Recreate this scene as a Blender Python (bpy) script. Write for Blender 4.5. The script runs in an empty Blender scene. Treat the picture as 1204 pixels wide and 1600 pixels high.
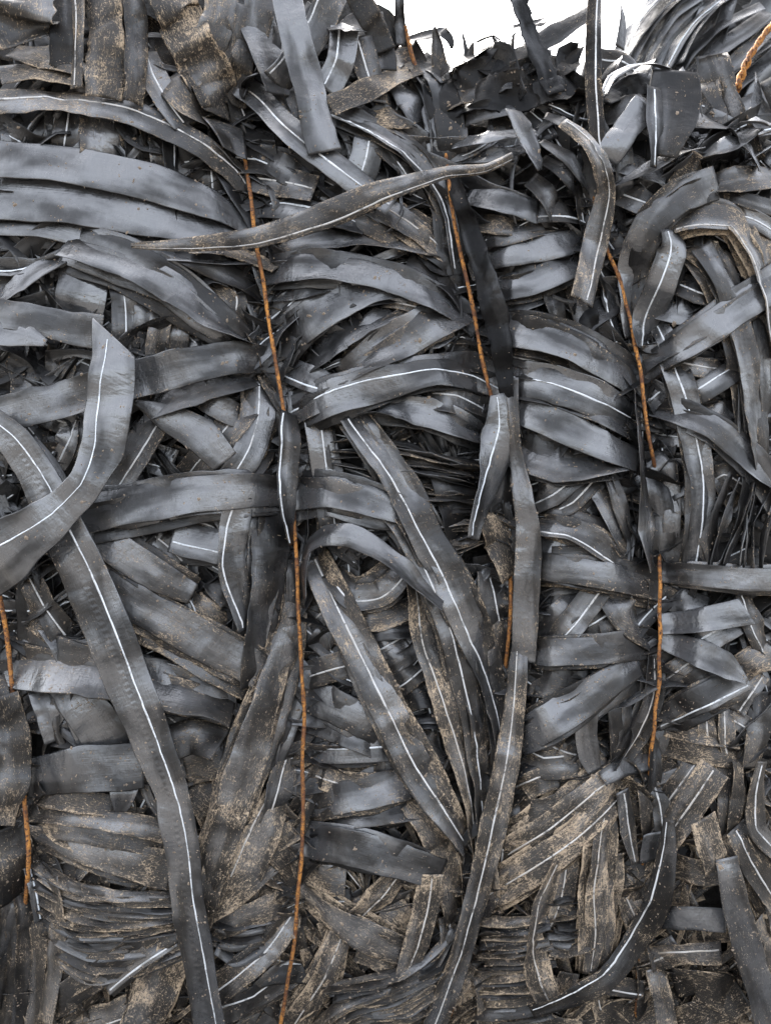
import bpy, math, random
import numpy as np
from mathutils import Vector, Matrix
from mathutils.bvhtree import BVHTree

C = bpy.context.scene.collection
scene = bpy.context.scene
R = math.radians

# ------------------------------------------------------------------ camera
PX = 0.0006                       # metres per photograph pixel on the bale face
FOV = R(62)
DIST = 800 * PX / math.tan(FOV / 2)
cam_data = bpy.data.cameras.new('camera')
cam = bpy.data.objects.new('camera', cam_data)
C.objects.link(cam)
cam.location = (0, -DIST, 0)
cam.rotation_euler = (R(90), 0, 0)
cam_data.sensor_fit = 'VERTICAL'
cam_data.sensor_height = 36
cam_data.lens = 18 / math.tan(FOV / 2)
cam_data.clip_start = 0.02
cam_data.clip_end = 3000
cam_data.dof.use_dof = True
cam_data.dof.focus_distance = DIST - 0.025
cam_data.dof.aperture_fstop = 7.5
scene.camera = cam

# ------------------------------------------------------------------ sky and sun
SUN_EL, SUN_AZ = R(52), R(-18)     # the sun stands behind the bale, a little to the left
world = bpy.data.worlds.new('World')
scene.world = world
world.use_nodes = True
wn = world.node_tree.nodes
wl = world.node_tree.links
sky = wn.new('ShaderNodeTexSky')
sky.sky_type = 'NISHITA'
sky.sun_disc = False
sky.sun_elevation = SUN_EL
sky.sun_rotation = SUN_AZ
sky.air_density = 1.0
sky.dust_density = 7.0
sky.ozone_density = 1.0
hs = wn.new('ShaderNodeHueSaturation')          # thin high cloud takes most of the blue out of the sky
hs.inputs['Saturation'].default_value = 0.36
wl.new(sky.outputs[0], hs.inputs['Color'])
wl.new(hs.outputs[0], wn['Background'].inputs[0])
wn['Background'].inputs[1].default_value = 0.15
sun_data = bpy.data.lights.new('sun', 'SUN')
sun_data.energy = 1.0
sun_data.angle = R(18)
sun_data.color = (1, 0.95, 0.87)
sun = bpy.data.objects.new('sun', sun_data)
C.objects.link(sun)
sun_dir = Vector((math.sin(SUN_AZ) * math.cos(SUN_EL), math.cos(SUN_AZ) * math.cos(SUN_EL), math.sin(SUN_EL)))
sun.rotation_euler = sun_dir.to_track_quat('Z', 'Y').to_euler()
scene.view_settings.view_transform = 'Standard'
scene.view_settings.look = 'None'
scene.view_settings.exposure = 3.05
scene.view_settings.gamma = 1
scene.view_settings.use_curve_mapping = False

# ------------------------------------------------------------------ materials
def nt(name):
    m = bpy.data.materials.new(name)
    m.use_nodes = True
    return m, m.node_tree.nodes, m.node_tree.links, m.node_tree.nodes['Principled BSDF']

def mth(n, l, op, a, b=None, clamp=False):
    x = n.new('ShaderNodeMath'); x.operation = op; x.use_clamp = clamp
    for i, s in enumerate((a, b)):
        if s is None: continue
        if isinstance(s, (int, float)): x.inputs[i].default_value = s
        else: l.new(s, x.inputs[i])
    return x.outputs[0]

def noise(n, l, vec, scale, detail=3, rough=0.55, dist=0.0):
    x = n.new('ShaderNodeTexNoise')
    x.inputs['Scale'].default_value = scale
    x.inputs['Detail'].default_value = detail
    x.inputs['Roughness'].default_value = rough
    x.inputs['Distortion'].default_value = dist
    l.new(vec, x.inputs['Vector'])
    return x.outputs['Fac']

def ramp(n, l, f, a, b):
    x = n.new('ShaderNodeMapRange'); x.interpolation_type = 'SMOOTHSTEP'
    for i, s in enumerate((f, a, b)):
        if isinstance(s, (int, float)): x.inputs[i].default_value = s
        else: l.new(s, x.inputs[i])
    return x.outputs[0]

def mixc(n, l, f, a, b):
    x = n.new('ShaderNodeMix'); x.data_type = 'RGBA'
    if isinstance(f, (int, float)): x.inputs['Factor'].default_value = f
    else: l.new(f, x.inputs['Factor'])
    for k, s in ((6, a), (7, b)):
        if isinstance(s, tuple): x.inputs[k].default_value = (*s, 1)
        else: l.new(s, x.inputs[k])
    return x.outputs[2]

def attr(n, name):
    x = n.new('ShaderNodeAttribute'); x.attribute_type = 'OBJECT'; x.attribute_name = name
    y = n.new('ShaderNodeAttribute'); y.attribute_type = 'GEOMETRY'; y.attribute_name = name + '_each'   # set on joined pieces only
    s = n.new('ShaderNodeMath'); s.operation = 'ADD'
    n.id_data.links.new(x.outputs['Fac'], s.inputs[0]); n.id_data.links.new(y.outputs['Fac'], s.inputs[1])
    return s.outputs[0]

def dirt_nodes(n, l):
    """film of dust and crusted flecks of soil; returns (film, fleck) masks and the coordinates"""
    tc = n.new('ShaderNodeTexCoord')
    oi = n.new('ShaderNodeObjectInfo')
    sc = n.new('ShaderNodeVectorMath'); sc.operation = 'SCALE'; sc.inputs['Scale'].default_value = 7.0
    cmb = n.new('ShaderNodeCombineXYZ')
    rnd = mth(n, l, 'ADD', oi.outputs['Random'], attr(n, 'rand'))
    l.new(rnd, cmb.inputs[0]); l.new(rnd, cmb.inputs[1])
    l.new(cmb.outputs[0], sc.inputs[0])
    ad = n.new('ShaderNodeVectorMath'); ad.operation = 'ADD'
    l.new(tc.outputs['Object'], ad.inputs[0]); l.new(sc.outputs[0], ad.inputs[1])
    P = ad.outputs[0]
    d = attr(n, 'dirt')
    big = noise(n, l, P, 28, 3, 0.6)
    film = mth(n, l, 'MULTIPLY', ramp(n, l, mth(n, l, 'ADD', big, mth(n, l, 'MULTIPLY', d, 0.35)), 0.45, 0.95), mth(n, l, 'ADD', mth(n, l, 'MULTIPLY', d, 0.3), 0.015))
    fine = noise(n, l, P, 300, 6, 0.68, 1.6)
    sxe = n.new('ShaderNodeSeparateXYZ'); l.new(tc.outputs['UV'], sxe.inputs[0])
    edge = ramp(n, l, mth(n, l, 'ABSOLUTE', sxe.outputs[1]), 0.62, 1.0)
    big = mth(n, l, 'ADD', big, mth(n, l, 'MULTIPLY', edge, 0.13))
    # threshold falls where dirt is heavy and inside patches
    th = mth(n, l, 'SUBTRACT', 0.772, mth(n, l, 'ADD', mth(n, l, 'MULTIPLY', d, 0.222), mth(n, l, 'MULTIPLY', ramp(n, l, big, 0.45, 0.72), mth(n, l, 'ADD', mth(n, l, 'MULTIPLY', d, 0.07), 0.05))))
    fleck = ramp(n, l, mth(n, l, 'SUBTRACT', fine, th), 0.0, 0.03)
    um = n.new('ShaderNodeMapping'); um.inputs['Scale'].default_value = (13.0, 19.0, 1.0); l.new(tc.outputs['UV'], um.inputs[0])
    uo = n.new('ShaderNodeVectorMath'); uo.operation = 'ADD'; l.new(um.outputs[0], uo.inputs[0]); l.new(sc.outputs[0], uo.inputs[1])
    fine2 = noise(n, l, uo.outputs[0], 1.0, 5, 0.62, 1.0)
    fleck2 = ramp(n, l, mth(n, l, 'SUBTRACT', fine2, mth(n, l, 'SUBTRACT', th, 0.02)), 0.0, 0.05)
    fleck = mth(n, l, 'MAXIMUM', fleck, mth(n, l, 'MULTIPLY', fleck2, 0.8))
    # dust gathered along the edges and in clots
    return film, fleck, P, d, tc, oi, edge, sc.outputs[0]

def make_tape():
    m, n, l, b = nt('black tape')
    film, fleck, P, d, tc, oi, edge, sc_out = dirt_nodes(n, l)
    uv = tc.outputs['UV']
    st = n.new('ShaderNodeMapping'); st.inputs['Scale'].default_value = (5.0, 1.0, 1.0)
    l.new(uv, st.inputs[0])
    sx = n.new('ShaderNodeSeparateXYZ'); l.new(uv, sx.inputs[0])
    # long scuffs along the strip
    stre = n.new('ShaderNodeMapping'); stre.inputs['Scale'].default_value = (1.2, 9.0, 1.0); l.new(uv, stre.inputs[0])
    scuff = noise(n, l, stre.outputs[0], 2.0, 4, 0.65)
    scr = n.new('ShaderNodeMapping'); scr.inputs['Scale'].default_value = (2.5, 30.0, 1.0); l.new(uv, scr.inputs[0])
    scratch = ramp(n, l, noise(n, l, scr.outputs[0], 3.0, 2, 0.5, 0.6), 0.66, 0.74)
    tone = attr(n, 'tone')
    faded = mth(n, l, 'ADD', mth(n, l, 'MULTIPLY', ramp(n, l, scuff, 0.3, 0.75), 0.5), mth(n, l, 'MULTIPLY', oi.outputs['Random'], 0.25), True)
    # weathered plastic carries a pale bloom that is rubbed back to black in patches and along the edges
    blm = n.new('ShaderNodeMapping'); blm.inputs['Scale'].default_value = (0.42, 0.40, 1.0); l.new(uv, blm.inputs[0])
    off = n.new('ShaderNodeVectorMath'); off.operation = 'ADD'; l.new(blm.outputs[0], off.inputs[0]); l.new(sc_out, off.inputs[1])
    b1 = mth(n, l, 'ADD', mth(n, l, 'MULTIPLY', mth(n, l, 'SUBTRACT', noise(n, l, off.outputs[0], 1.5, 3, 0.5, 0.3), 0.5), 1.7), 0.5)
    b2 = mth(n, l, 'ADD', mth(n, l, 'MULTIPLY', mth(n, l, 'SUBTRACT', noise(n, l, P, 70, 6, 0.72), 0.5), 1.7), 0.5)
    bl = mth(n, l, 'ADD', mth(n, l, 'MULTIPLY', b1, 0.86), mth(n, l, 'MULTIPLY', b2, 0.14))
    bl = mth(n, l, 'SUBTRACT', bl, mth(n, l, 'MULTIPLY', d, 0.27))
    bl = mth(n, l, 'SUBTRACT', bl, mth(n, l, 'MULTIPLY', tone, 0.2))
    bl = mth(n, l, 'SUBTRACT', bl, mth(n, l, 'MULTIPLY', edge, 0.035))
    bloom = ramp(n, l, bl, 0.22, 0.58)
    col = mixc(n, l, faded, (0.0055, 0.0056, 0.006), (0.017, 0.0172, 0.018))
    col = mixc(n, l, bloom, col, mixc(n, l, scuff, (0.036, 0.0375, 0.040), (0.066, 0.068, 0.072)))
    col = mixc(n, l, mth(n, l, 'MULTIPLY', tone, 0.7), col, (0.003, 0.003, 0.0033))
    col = mixc(n, l, mth(n, l, 'MULTIPLY', scratch, 0.35), col, (0.10, 0.095, 0.09))
    col = mixc(n, l, film, col, (0.15, 0.122, 0.092))
    col = mixc(n, l, fleck, col, (0.40, 0.31, 0.215))
    l.new(col, b.inputs['Base Color'])
    rn = mth(n, l, 'ADD', mth(n, l, 'MULTIPLY', noise(n, l, P, 90, 4, 0.65), 0.45), mth(n, l, 'MULTIPLY', ramp(n, l, noise(n, l, P, 26, 3, 0.6, 0.6), 0.42, 0.62), 0.75))
    ro = mth(n, l, 'ADD', 0.115, mth(n, l, 'MULTIPLY', rn, 0.17))
    b.inputs['IOR'].default_value = 1.62
    ro = mth(n, l, 'ADD', ro, mth(n, l, 'MULTIPLY', film, 0.5))
    ro = mth(n, l, 'ADD', ro, mth(n, l, 'MULTIPLY', mth(n, l, 'SUBTRACT', 1.0, bloom), 0.16))
    ro = mth(n, l, 'ADD', ro, mth(n, l, 'MULTIPLY', fleck, 0.5), True)
    l.new(ro, b.inputs['Roughness'])
    l.new(mth(n, l, 'MULTIPLY', mth(n, l, 'SUBTRACT', 1.0, mth(n, l, 'MULTIPLY', tone, 0.8)), mth(n, l, 'ADD', 0.34, mth(n, l, 'MULTIPLY', bloom, 0.66))), b.inputs['Specular IOR Level'])
    # relief: dents, fine wrinkles, the row of embossed marks, crusts
    dent = noise(n, l, P, 75, 2, 0.5)
    wr = n.new('ShaderNodeMapping'); wr.inputs['Scale'].default_value = (9.0, 1.3, 1.0); l.new(uv, wr.inputs[0])
    wrink = noise(n, l, wr.outputs[0], 1.6, 2, 0.5, 0.3)
    emb = mth(n, l, 'SINE', mth(n, l, 'MULTIPLY', sx.outputs[0], 62.0))
    vb = mth(n, l, 'ABSOLUTE', mth(n, l, 'SUBTRACT', sx.outputs[1], 0.12))
    emb = mth(n, l, 'MULTIPLY', mth(n, l, 'MULTIPLY', emb, ramp(n, l, vb, 0.14, 0.09)), attr(n, 'emboss'))
    h = mth(n, l, 'ADD', mth(n, l, 'MULTIPLY', dent, 0.65), mth(n, l, 'MULTIPLY', wrink, 0.55))
    h = mth(n, l, 'ADD', h, mth(n, l, 'MULTIPLY', emb, 0.16))
    h = mth(n, l, 'ADD', h, mth(n, l, 'MULTIPLY', fleck, 0.45))
    h = mth(n, l, 'ADD', h, mth(n, l, 'MULTIPLY', scuff, 0.3))
    bp = n.new('ShaderNodeBump'); bp.inputs['Strength'].default_value = 0.55; bp.inputs['Distance'].default_value = 0.0016
    l.new(h, bp.inputs['Height']); l.new(bp.outputs[0], b.inputs['Normal'])
    return m

def make_stripe():
    m, n, l, b = nt('white stripe')
    film, fleck, P, d, tc, oi, edge, sc_out = dirt_nodes(n, l)
    w = noise(n, l, P, 120, 3)
    col = mixc(n, l, w, (0.50, 0.55, 0.60), (0.78, 0.82, 0.86))
    col = mixc(n, l, mth(n, l, 'MULTIPLY', film, 1.5, True), col, (0.38, 0.32, 0.26))
    col = mixc(n, l, mth(n, l, 'MULTIPLY', mth(n, l, 'SUBTRACT', d, 0.1), 0.95, True), col, (0.36, 0.31, 0.25))
    col = mixc(n, l, mth(n, l, 'MULTIPLY', fleck, 0.7), col, (0.33, 0.27, 0.2))
    worn = mth(n, l, 'MAXIMUM', ramp(n, l, noise(n, l, P, 210, 4, 0.7), 0.56, 0.64), ramp(n, l, noise(n, l, P, 36, 5, 0.75), 0.56, 0.62))
    col = mixc(n, l, mth(n, l, 'MULTIPLY', worn, mth(n, l, 'ADD', mth(n, l, 'MULTIPLY', d, 0.9), 0.2)), col, (0.05, 0.048, 0.045))
    l.new(col, b.inputs['Base Color'])
    b.inputs['Roughness'].default_value = 0.45
    return m

def make_rust():
    m, n, l, b = nt('rusty wire')
    tc = n.new('ShaderNodeTexCoord')
    a = noise(n, l, tc.outputs['Object'], 60, 5, 0.7)
    f = noise(n, l, tc.outputs['Object'], 420, 3, 0.6)
    col = mixc(n, l, ramp(n, l, a, 0.35, 0.65), (0.13, 0.052, 0.022), (0.48, 0.21, 0.045))
    col = mixc(n, l, ramp(n, l, f, 0.47, 0.62), col, (0.075, 0.032, 0.018))
    l.new(col, b.inputs['Base Color'])
    b.inputs['Roughness'].default_value = 0.85
    bp = n.new('ShaderNodeBump'); bp.inputs['Strength'].default_value = 0.9; bp.inputs['Distance'].default_value = 0.0008
    l.new(f, bp.inputs['Height']); l.new(bp.outputs[0], b.inputs['Normal'])
    return m

def make_simple(name, c1, c2, scale, rough=0.9):
    m, n, l, b = nt(name)
    tc = n.new('ShaderNodeTexCoord')
    a = noise(n, l, tc.outputs['Object'], scale, 5, 0.65)
    l.new(mixc(n, l, a, c1, c2), b.inputs['Base Color'])
    b.inputs['Roughness'].default_value = rough
    bp = n.new('ShaderNodeBump'); bp.inputs['Strength'].default_value = 0.8; bp.inputs['Distance'].default_value = 0.01
    l.new(a, bp.inputs['Height']); l.new(bp.outputs[0], b.inputs['Normal'])
    return m

TAPE, STRIPE, RUST = make_tape(), make_stripe(), make_rust()
CORE = make_simple('dusty black plastic', (0.008, 0.008, 0.008), (0.035, 0.031, 0.027), 60)
EARTH = make_simple('dry earth', (0.045, 0.042, 0.038), (0.10, 0.093, 0.085), 6)
SOIL = make_simple('soil crumbs', (0.24, 0.18, 0.13), (0.42, 0.34, 0.26), 500)

# ------------------------------------------------------------------ the face of the bale
# paths of the binding wires (photograph px: x, y, lift above the face)
WIRES = [
    [(-6, 900, 30), (6, 960, 34), (18, 1060, 34), (33, 1190, 34), (40, 1270, 36), (45, 1350, 34), (40, 1420, 8), (20, 1600, 0), (0, 1800, 0)],
    [(365, 130, -30), (378, 215, -20), (387, 272, 14), (400, 375, 34), (415, 470, 34), (432, 570, 34), (446, 680, 28), (455, 765, 34), (463, 880, 36), (469, 1000, 38), (474, 1120, 38), (473, 1250, 38), (468, 1380, 38), (455, 1500, 38), (438, 1600, 38), (415, 1720, 30)],
    [(632, 40, 20), (641, 78, 18), (665, 140, 0), (695, 240, 8), (706, 320, 34), (722, 410, 36), (742, 500, 36), (762, 600, 36), (772, 640, 26), (785, 740, -20), (794, 850, -10), (796, 910, 20), (796, 985, 26), (785, 1080, -15), (768, 1250, -20), (752, 1380, 8), (742, 1440, 32), (730, 1500, 26), (690, 1620, 10), (650, 1750, 5)],
    [(925, 300, 0), (945, 380, 20), (962, 425, 30), (982, 490, 32), (998, 575, 34), (1008, 650, 34), (1018, 705, 30), (1024, 745, -10), (1026, 810, -25), (1030, 860, 0), (1030, 900, 30), (1030, 980, 34), (1027, 1080, 34), (1022, 1130, 30), (1010, 1230, 0), (1000, 1400, 0), (990, 1700, 0)],
]
_wy = [np.array([p[1] for p in w], float) for w in WIRES]
_wx = [np.array([p[0] for p in w], float) for w in WIRES]

def sstep(a, b, x):
    t = np.clip((x - a) / (b - a), 0, 1)
    return t * t * (3 - 2 * t)

def wire_dist(x, y):
    d = np.full(np.shape(x), 1e3)
    for wx, wy in zip(_wx, _wy):
        d = np.minimum(d, np.abs(x - np.interp(y, wy, wx)) + 2 * np.maximum(0, wy[0] - y))
    return d

def face(x, y):
    """depth of the pressed face behind the plane Y = 0, in photograph px (positive = away)"""
    x = np.asarray(x, float); y = np.asarray(y, float)
    f = np.zeros(np.broadcast(x, y).shape)
    for wx, wy in zip(_wx, _wy):
        dx = x - np.interp(y, wy, wx)
        f = f + 30 * np.exp(-(dx / 55) ** 2) * sstep(wy[0] - 90, wy[0] + 90, y)
    f = f - 14
    top = np.maximum(0, 240 - y) / 100
    f = f + (14 + 18 * sstep(430, 650, x)) * (1 - np.exp(-top ** 2 * 0.8))
    bot = np.maximum(0, y - 1250) / 100
    f = f + bot ** 2 * 5
    f = f + (np.maximum(0, x - 1080) / 100) ** 2 * 16 + (np.maximum(0, -x) / 100) ** 2 * 16
    return f

def project(x, y, dep):
    """a point at photograph pixel (x, y), dep px behind the plane of the face"""
    k = 1 + dep * PX / DIST
    return np.stack([(x - 602) * PX * k, dep * PX, (800 - y) * PX * k], -1)

LAYER = 4.8
TILT = 1.05

def hermite(t, v, q):
    """smooth curve through the control values v at parameters t, evaluated at q"""
    m = np.zeros(len(v))
    if len(v) == 2:
        m[:] = (v[1] - v[0]) / (t[1] - t[0])
    else:
        s = np.diff(v) / np.diff(t)
        m[1:-1] = (s[:-1] * np.diff(t)[1:] + s[1:] * np.diff(t)[:-1]) / (t[2:] - t[:-2])
        m[0] = 1.5 * s[0] - 0.5 * m[1]; m[-1] = 1.5 * s[-1] - 0.5 * m[-2]
    i = np.clip(np.searchsorted(t, q, 'right') - 1, 0, len(t) - 2)
    h = t[i + 1] - t[i]; u = (q - t[i]) / h
    return ((2 * u**3 - 3 * u**2 + 1) * v[i] + (u**3 - 2 * u**2 + u) * h * m[i] + (-2 * u**3 + 3 * u**2) * v[i + 1] + (u**3 - u**2) * h * m[i + 1])

def wob(rng, s, lo, hi, k=4):
    o = np.zeros_like(s)
    for _ in range(k):
        o += math.sin(rng.uniform(0, 6.3)) * 0 + np.sin(s * 2 * math.pi / rng.uniform(lo, hi) + rng.uniform(0, 6.3)) / k
    return o * 1.6

def ribbon(pts, lift, seed, tilt=0, curl=0.05, twist=1, rough=1.0, raw=False, depth=None, stripe=None, nv=9, step=4.5, skew=(0, 0), sw=3.0, rag=0.0, tuck=0.0):
    """a flattened tape as mesh arrays: control points (x, y, apparent width[, extra lift]) in px"""
    rng = random.Random(seed)
    tilt = tilt * TILT if abs(tilt) < 40 else tilt
    A = np.array([(p[0], p[1], p[2], p[3] if len(p) > 3 else 0.0) for p in pts], float)
    t = np.concatenate([[0], np.cumsum(np.maximum(1e-3, np.hypot(np.diff(A[:, 0]), np.diff(A[:, 1]))))])
    L = t[-1]
    n = max(5, int(L / step))
    q = np.linspace(0, L, n + 1)
    x = 0.62 * hermite(t, A[:, 0], q) + 0.38 * np.interp(q, t, A[:, 0])      # bends are a little angular, as in film
    y = 0.62 * hermite(t, A[:, 1], q) + 0.38 * np.interp(q, t, A[:, 1])
    w = np.clip(np.interp(q, t, A[:, 2]) * 0.5 + hermite(t, A[:, 2], q) * 0.5, 2, 400)
    ex = np.interp(q, t, A[:, 3])
    W0 = max(w.max(), 20)
    roll = twist * np.arccos(np.clip(w / W0, 0.15, 1)) + R(tilt) * (w / W0 if twist else 1)
    roll = roll + R(4.5) * rough * wob(rng, q, 70, 260)
    for _ in range(int(L / 170) + rng.choice((0, 1))):
        q0, wd, am = rng.uniform(0, L), rng.choice((8, 14, 30, 60)), R(rng.uniform(-13, 15)) * min(rough, 1.5)
        roll = roll + am * (np.tanh((q - q0) / wd) - np.tanh((q - q0 - rng.uniform(50, 160)) / wd)) * 0.5
    folds = [(rng.uniform(0, L), rng.uniform(3.5, 6), rng.uniform(-1.6, 1.6) * rough, rng.uniform(-34, 34), rng.uniform(-1, 1)) for _ in range(int(L / 45) + 1)]
    ridge = 0
    for _ in range(int(L / 120) + 1):
        ridge = ridge + rng.uniform(-2.5, 3.0) * rough * np.maximum(0, 1 - np.abs(q - rng.uniform(0, L)) / rng.choice((16, 26, 50)))
    wt = np.minimum(W0, w / np.maximum(0.25, np.cos(roll - twist * 0)) ) if twist == 0 else np.full_like(w, W0) / max(0.5, math.cos(R(tilt)))
    if depth is None:
        base = face(x, y); wd = wire_dist(x, y)
        k = (0.6 if raw else 0.33); k = k + (1 - k) * sstep(12, 80, wd)
    else:
        base = depth + 0 * x; k = 1.0
    dep = base - lift * k - ex - ridge - 2.2 * rough * wob(rng, q, 60, 170)
    dep = dep + tuck * (np.exp(-(q / 24) ** 2) + np.exp(-((L - q) / 24) ** 2))
    P = project(x, y, dep)
    kk = 1 + dep * PX / DIST
    T = np.gradient(P, axis=0); T /= np.linalg.norm(T, axis=1)[:, None]
    if depth is None:
        e = 8.0
        gx = project(x + e, y, face(x + e, y)) - project(x - e, y, face(x - e, y))
        gy = project(x, y - e, face(x, y - e)) - project(x, y + e, face(x, y + e))
        N = np.cross(gx, gy)
        N /= np.linalg.norm(N, axis=1)[:, None]
        soft = (0.85 * (1 - sstep(130, 250, y)))[:, None]
        N = N * (1 - soft) + np.array([0, -1.0, 0.05]) * soft      # strips at the top stand up instead of lying on the slope
    else:
        N = np.tile(np.array([0, -1.0, 0]), (len(x), 1))
    N = N - (N * T).sum(1)[:, None] * T
    N /= np.linalg.norm(N, axis=1)[:, None]
    Wd = np.cross(T, N)
    cr, sr = np.cos(roll)[:, None], np.sin(roll)[:, None]
    W2 = Wd * cr + N * sr
    N2 = N * cr - Wd * sr
    half = (wt * 0.5 * kk * PX)
    v = np.concatenate([[-1, -0.95], np.linspace(-0.72, 0.72, nv - 4), [0.95, 1]])
    vb = np.array([0.93, 0.4, -0.4, -0.93])
    # relief across the strip
    crease_v, crease_a = rng.uniform(-0.7, 0.7), rng.uniform(-1.4, 2.2) * rough
    curl = curl * 0.6
    lips = [(rng.choice((-1, 1)), rng.uniform(0, L), rng.uniform(18, 70), rng.uniform(-3.5, 6) * rough) for _ in range(int(L / 110) + 1)]
    crease_w = 0.5 + 0.5 * wob(rng, q, 120, 400, 2)
    bumps = [(rng.uniform(0, L), rng.uniform(7, 22), rng.uniform(-2.4, 2.6) * rough, rng.uniform(-30, 30), rng.uniform(-1, 1)) for _ in range(int(L / 38) + 1)]
    bumps += folds
    def relief(vv):
        V = vv[None, :]; Q = q[:, None]
        h = curl * W0 * 0.5 * (1 - V * V) * 1.0
        h = h + (crease_a * crease_w)[:, None] * np.maximum(0, 1 - np.abs(V - crease_v) / 0.3)
        for ls, l0, lw, la in lips:
            h = h + la * np.clip((ls * V - 0.35) / 0.65, 0, 1) ** 2 * np.exp(-((Q - l0) / lw) ** 2)
        for b0, bw, ba, bs, bv in bumps:
            h = h + ba * np.exp(-((Q - b0 - bs * V) / bw) ** 2) * (0.35 + 0.65 * np.exp(-((V - bv) / 0.7) ** 2))
        return h
    jl = 1 + 0.035 * rough * wob(rng, q, 30, 170)
    jr = 1 + 0.035 * rough * wob(rng, q, 30, 170)
    ragn = None
    if rag:
        ragn = np.array([[rng.uniform(-1, 1) for _ in range(2)] for _ in q]) * rag
    def surf(vv, off):
        h = relief(vv) + off
        vv2 = np.tile(vv[None, :], (len(q), 1)) * np.where(vv[None, :] < 0, jl[:, None], jr[:, None])
        if ragn is not None:
            vv2[:, 0] += ragn[:, 0] * (abs(vv[0]) == 1); vv2[:, -1] += ragn[:, 1] * (abs(vv[-1]) == 1)
        S_ = P[:, None, :] + W2[:, None, :] * (vv2 * half[:, None])[..., None] + N2[:, None, :] * (h * PX)[..., None]
        # slanted cut ends
        for s_, e_ in ((skew[0], 0), (skew[1], -1)):
            if s_:
                fall = np.exp(-np.abs(q - q[e_]) / 40.0)
                S_ = S_ + T[:, None, :] * (s_ * PX * fall[:, None] * vv[None, :])[..., None]
        return S_
    top = surf(v, 0.6 * (1 - 0.9 * v ** 8)[None, :] + 0.5 * np.exp(-((np.abs(v) - 0.95) / 0.05) ** 2)[None, :])
    bot = surf(vb, -0.6)
    ring = np.concatenate([top, bot], 1)
    m = ring.shape[1]
    verts = ring.reshape(-1, 3)
    uvv = np.concatenate([v, vb])
    i = np.arange(n)[:, None] * m; j = np.arange(m)[None, :]; j2 = (np.arange(m)[None, :] + 1) % m
    quads = np.stack([i + j, i + m + j, i + m + j2, i + j2], -1).reshape(-1, 4)
    faces = quads.tolist()
    faces.append(list(range(m))); faces.append(list(range(n * m, n * m + m))[::-1])
    uvs = np.stack([np.repeat(q / 100.0, m), np.tile(uvv, n + 1)], -1)
    out = {'v': verts, 'f': faces, 'uv': uvs, 'mid': P[n // 2]}
    if stripe is not None:
        sp = np.array(stripe, float) if np.ndim(stripe) else np.array([stripe, stripe], float)
        sp = np.interp(q, np.linspace(0, L, len(sp)), sp)
        hw = sw * 0.9 / W0
        rows = []
        for dv, off in ((-hw, 0.5), (-hw * 0.6, 1.55), (hw * 0.6, 1.55), (hw, 0.5)):
            vv = np.clip(sp + dv + 0.012 * wob(rng, q, 60, 150), -0.98, 0.98)
            h = np.zeros(len(q))
            V = vv
            h = curl * W0 * 0.5 * (1 - V * V) + crease_a * crease_w * np.maximum(0, 1 - np.abs(V - crease_v) / 0.3)
            for ls, l0, lw, la in lips:
                h = h + la * np.clip((ls * V - 0.35) / 0.65, 0, 1) ** 2 * np.exp(-((q - l0) / lw) ** 2)
            for b0, bw, ba, bs, bv in bumps:
                h = h + ba * np.exp(-((q - b0 - bs * V) / bw) ** 2) * (0.35 + 0.65 * np.exp(-((V - bv) / 0.7) ** 2))
            h = h + 0.6 + off - 0.35
            rows.append(P + W2 * (vv * np.where(vv < 0, jl, jr) * half)[:, None] + N2 * (h * PX)[:, None])
        sv = np.stack(rows, 1)
        a = np.arange(1, n - 1)[:, None] * 4; b_ = np.arange(3)[None, :]
        sq = np.stack([a + b_, a + 4 + b_, a + 5 + b_, a + 1 + b_], -1).reshape(-1, 4)
        out['sv'] = sv.reshape(-1, 3); out['sf'] = sq.tolist()
    return out

def mesh_obj(name, verts, faces, mat, origin, parent=None, uvs=None, smooth=True, parent_loc=None):
    me = bpy.data.meshes.new(name)
    me.from_pydata((verts - np.asarray(origin)).tolist(), [], faces)
    if uvs is not None:
        lay = me.uv_layers.new(name='UVMap')
        idx = np.empty(len(me.loops), np.int32); me.loops.foreach_get('vertex_index', idx)
        lay.data.foreach_set('uv', uvs[idx].astype(np.float32).ravel())
    if smooth:
        me.polygons.foreach_set('use_smooth', [True] * len(me.polygons))
    me.materials.append(mat)
    me.update()
    o = bpy.data.objects.new(name, me)
    C.objects.link(o)
    if parent is not None:
        o.parent = parent
        o.location = Vector(origin) - Vector(parent_loc if parent_loc is not None else (0, 0, 0))
    else:
        o.location = origin
    return o

ALLV, ALLF = [], []                       # everything that soil can lie on
def remember(g, heavy):
    ALLV.append(g['v']); ALLF.append((g['f'], heavy))

# ------------------------------------------------------------------ things
def empty(name, loc, label, cat, group=None):
    o = bpy.data.objects.new(name, None); C.objects.link(o)
    o.location = loc; o['label'] = label; o['category'] = cat
    if group: o['group'] = group
    return o

BALE = empty('tape_bale', (0, 0.3, -0.78), 'big pressed bale of black irrigation tape bound with rusty wires', 'bale', 'bales of old irrigation tape')
BACK = empty('tape_bale', (0.62, 0.85, -0.78), 'second bale of black tape, blurred in the upper right corner behind', 'bale', 'bales of old irrigation tape')
GROUP = 'tape strips pulled loose on the face of the bale'
seed_n = [100]
LONG = []

def parse(s):
    return [tuple(float(k) for k in p.split()) for p in s.split(',')]

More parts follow.
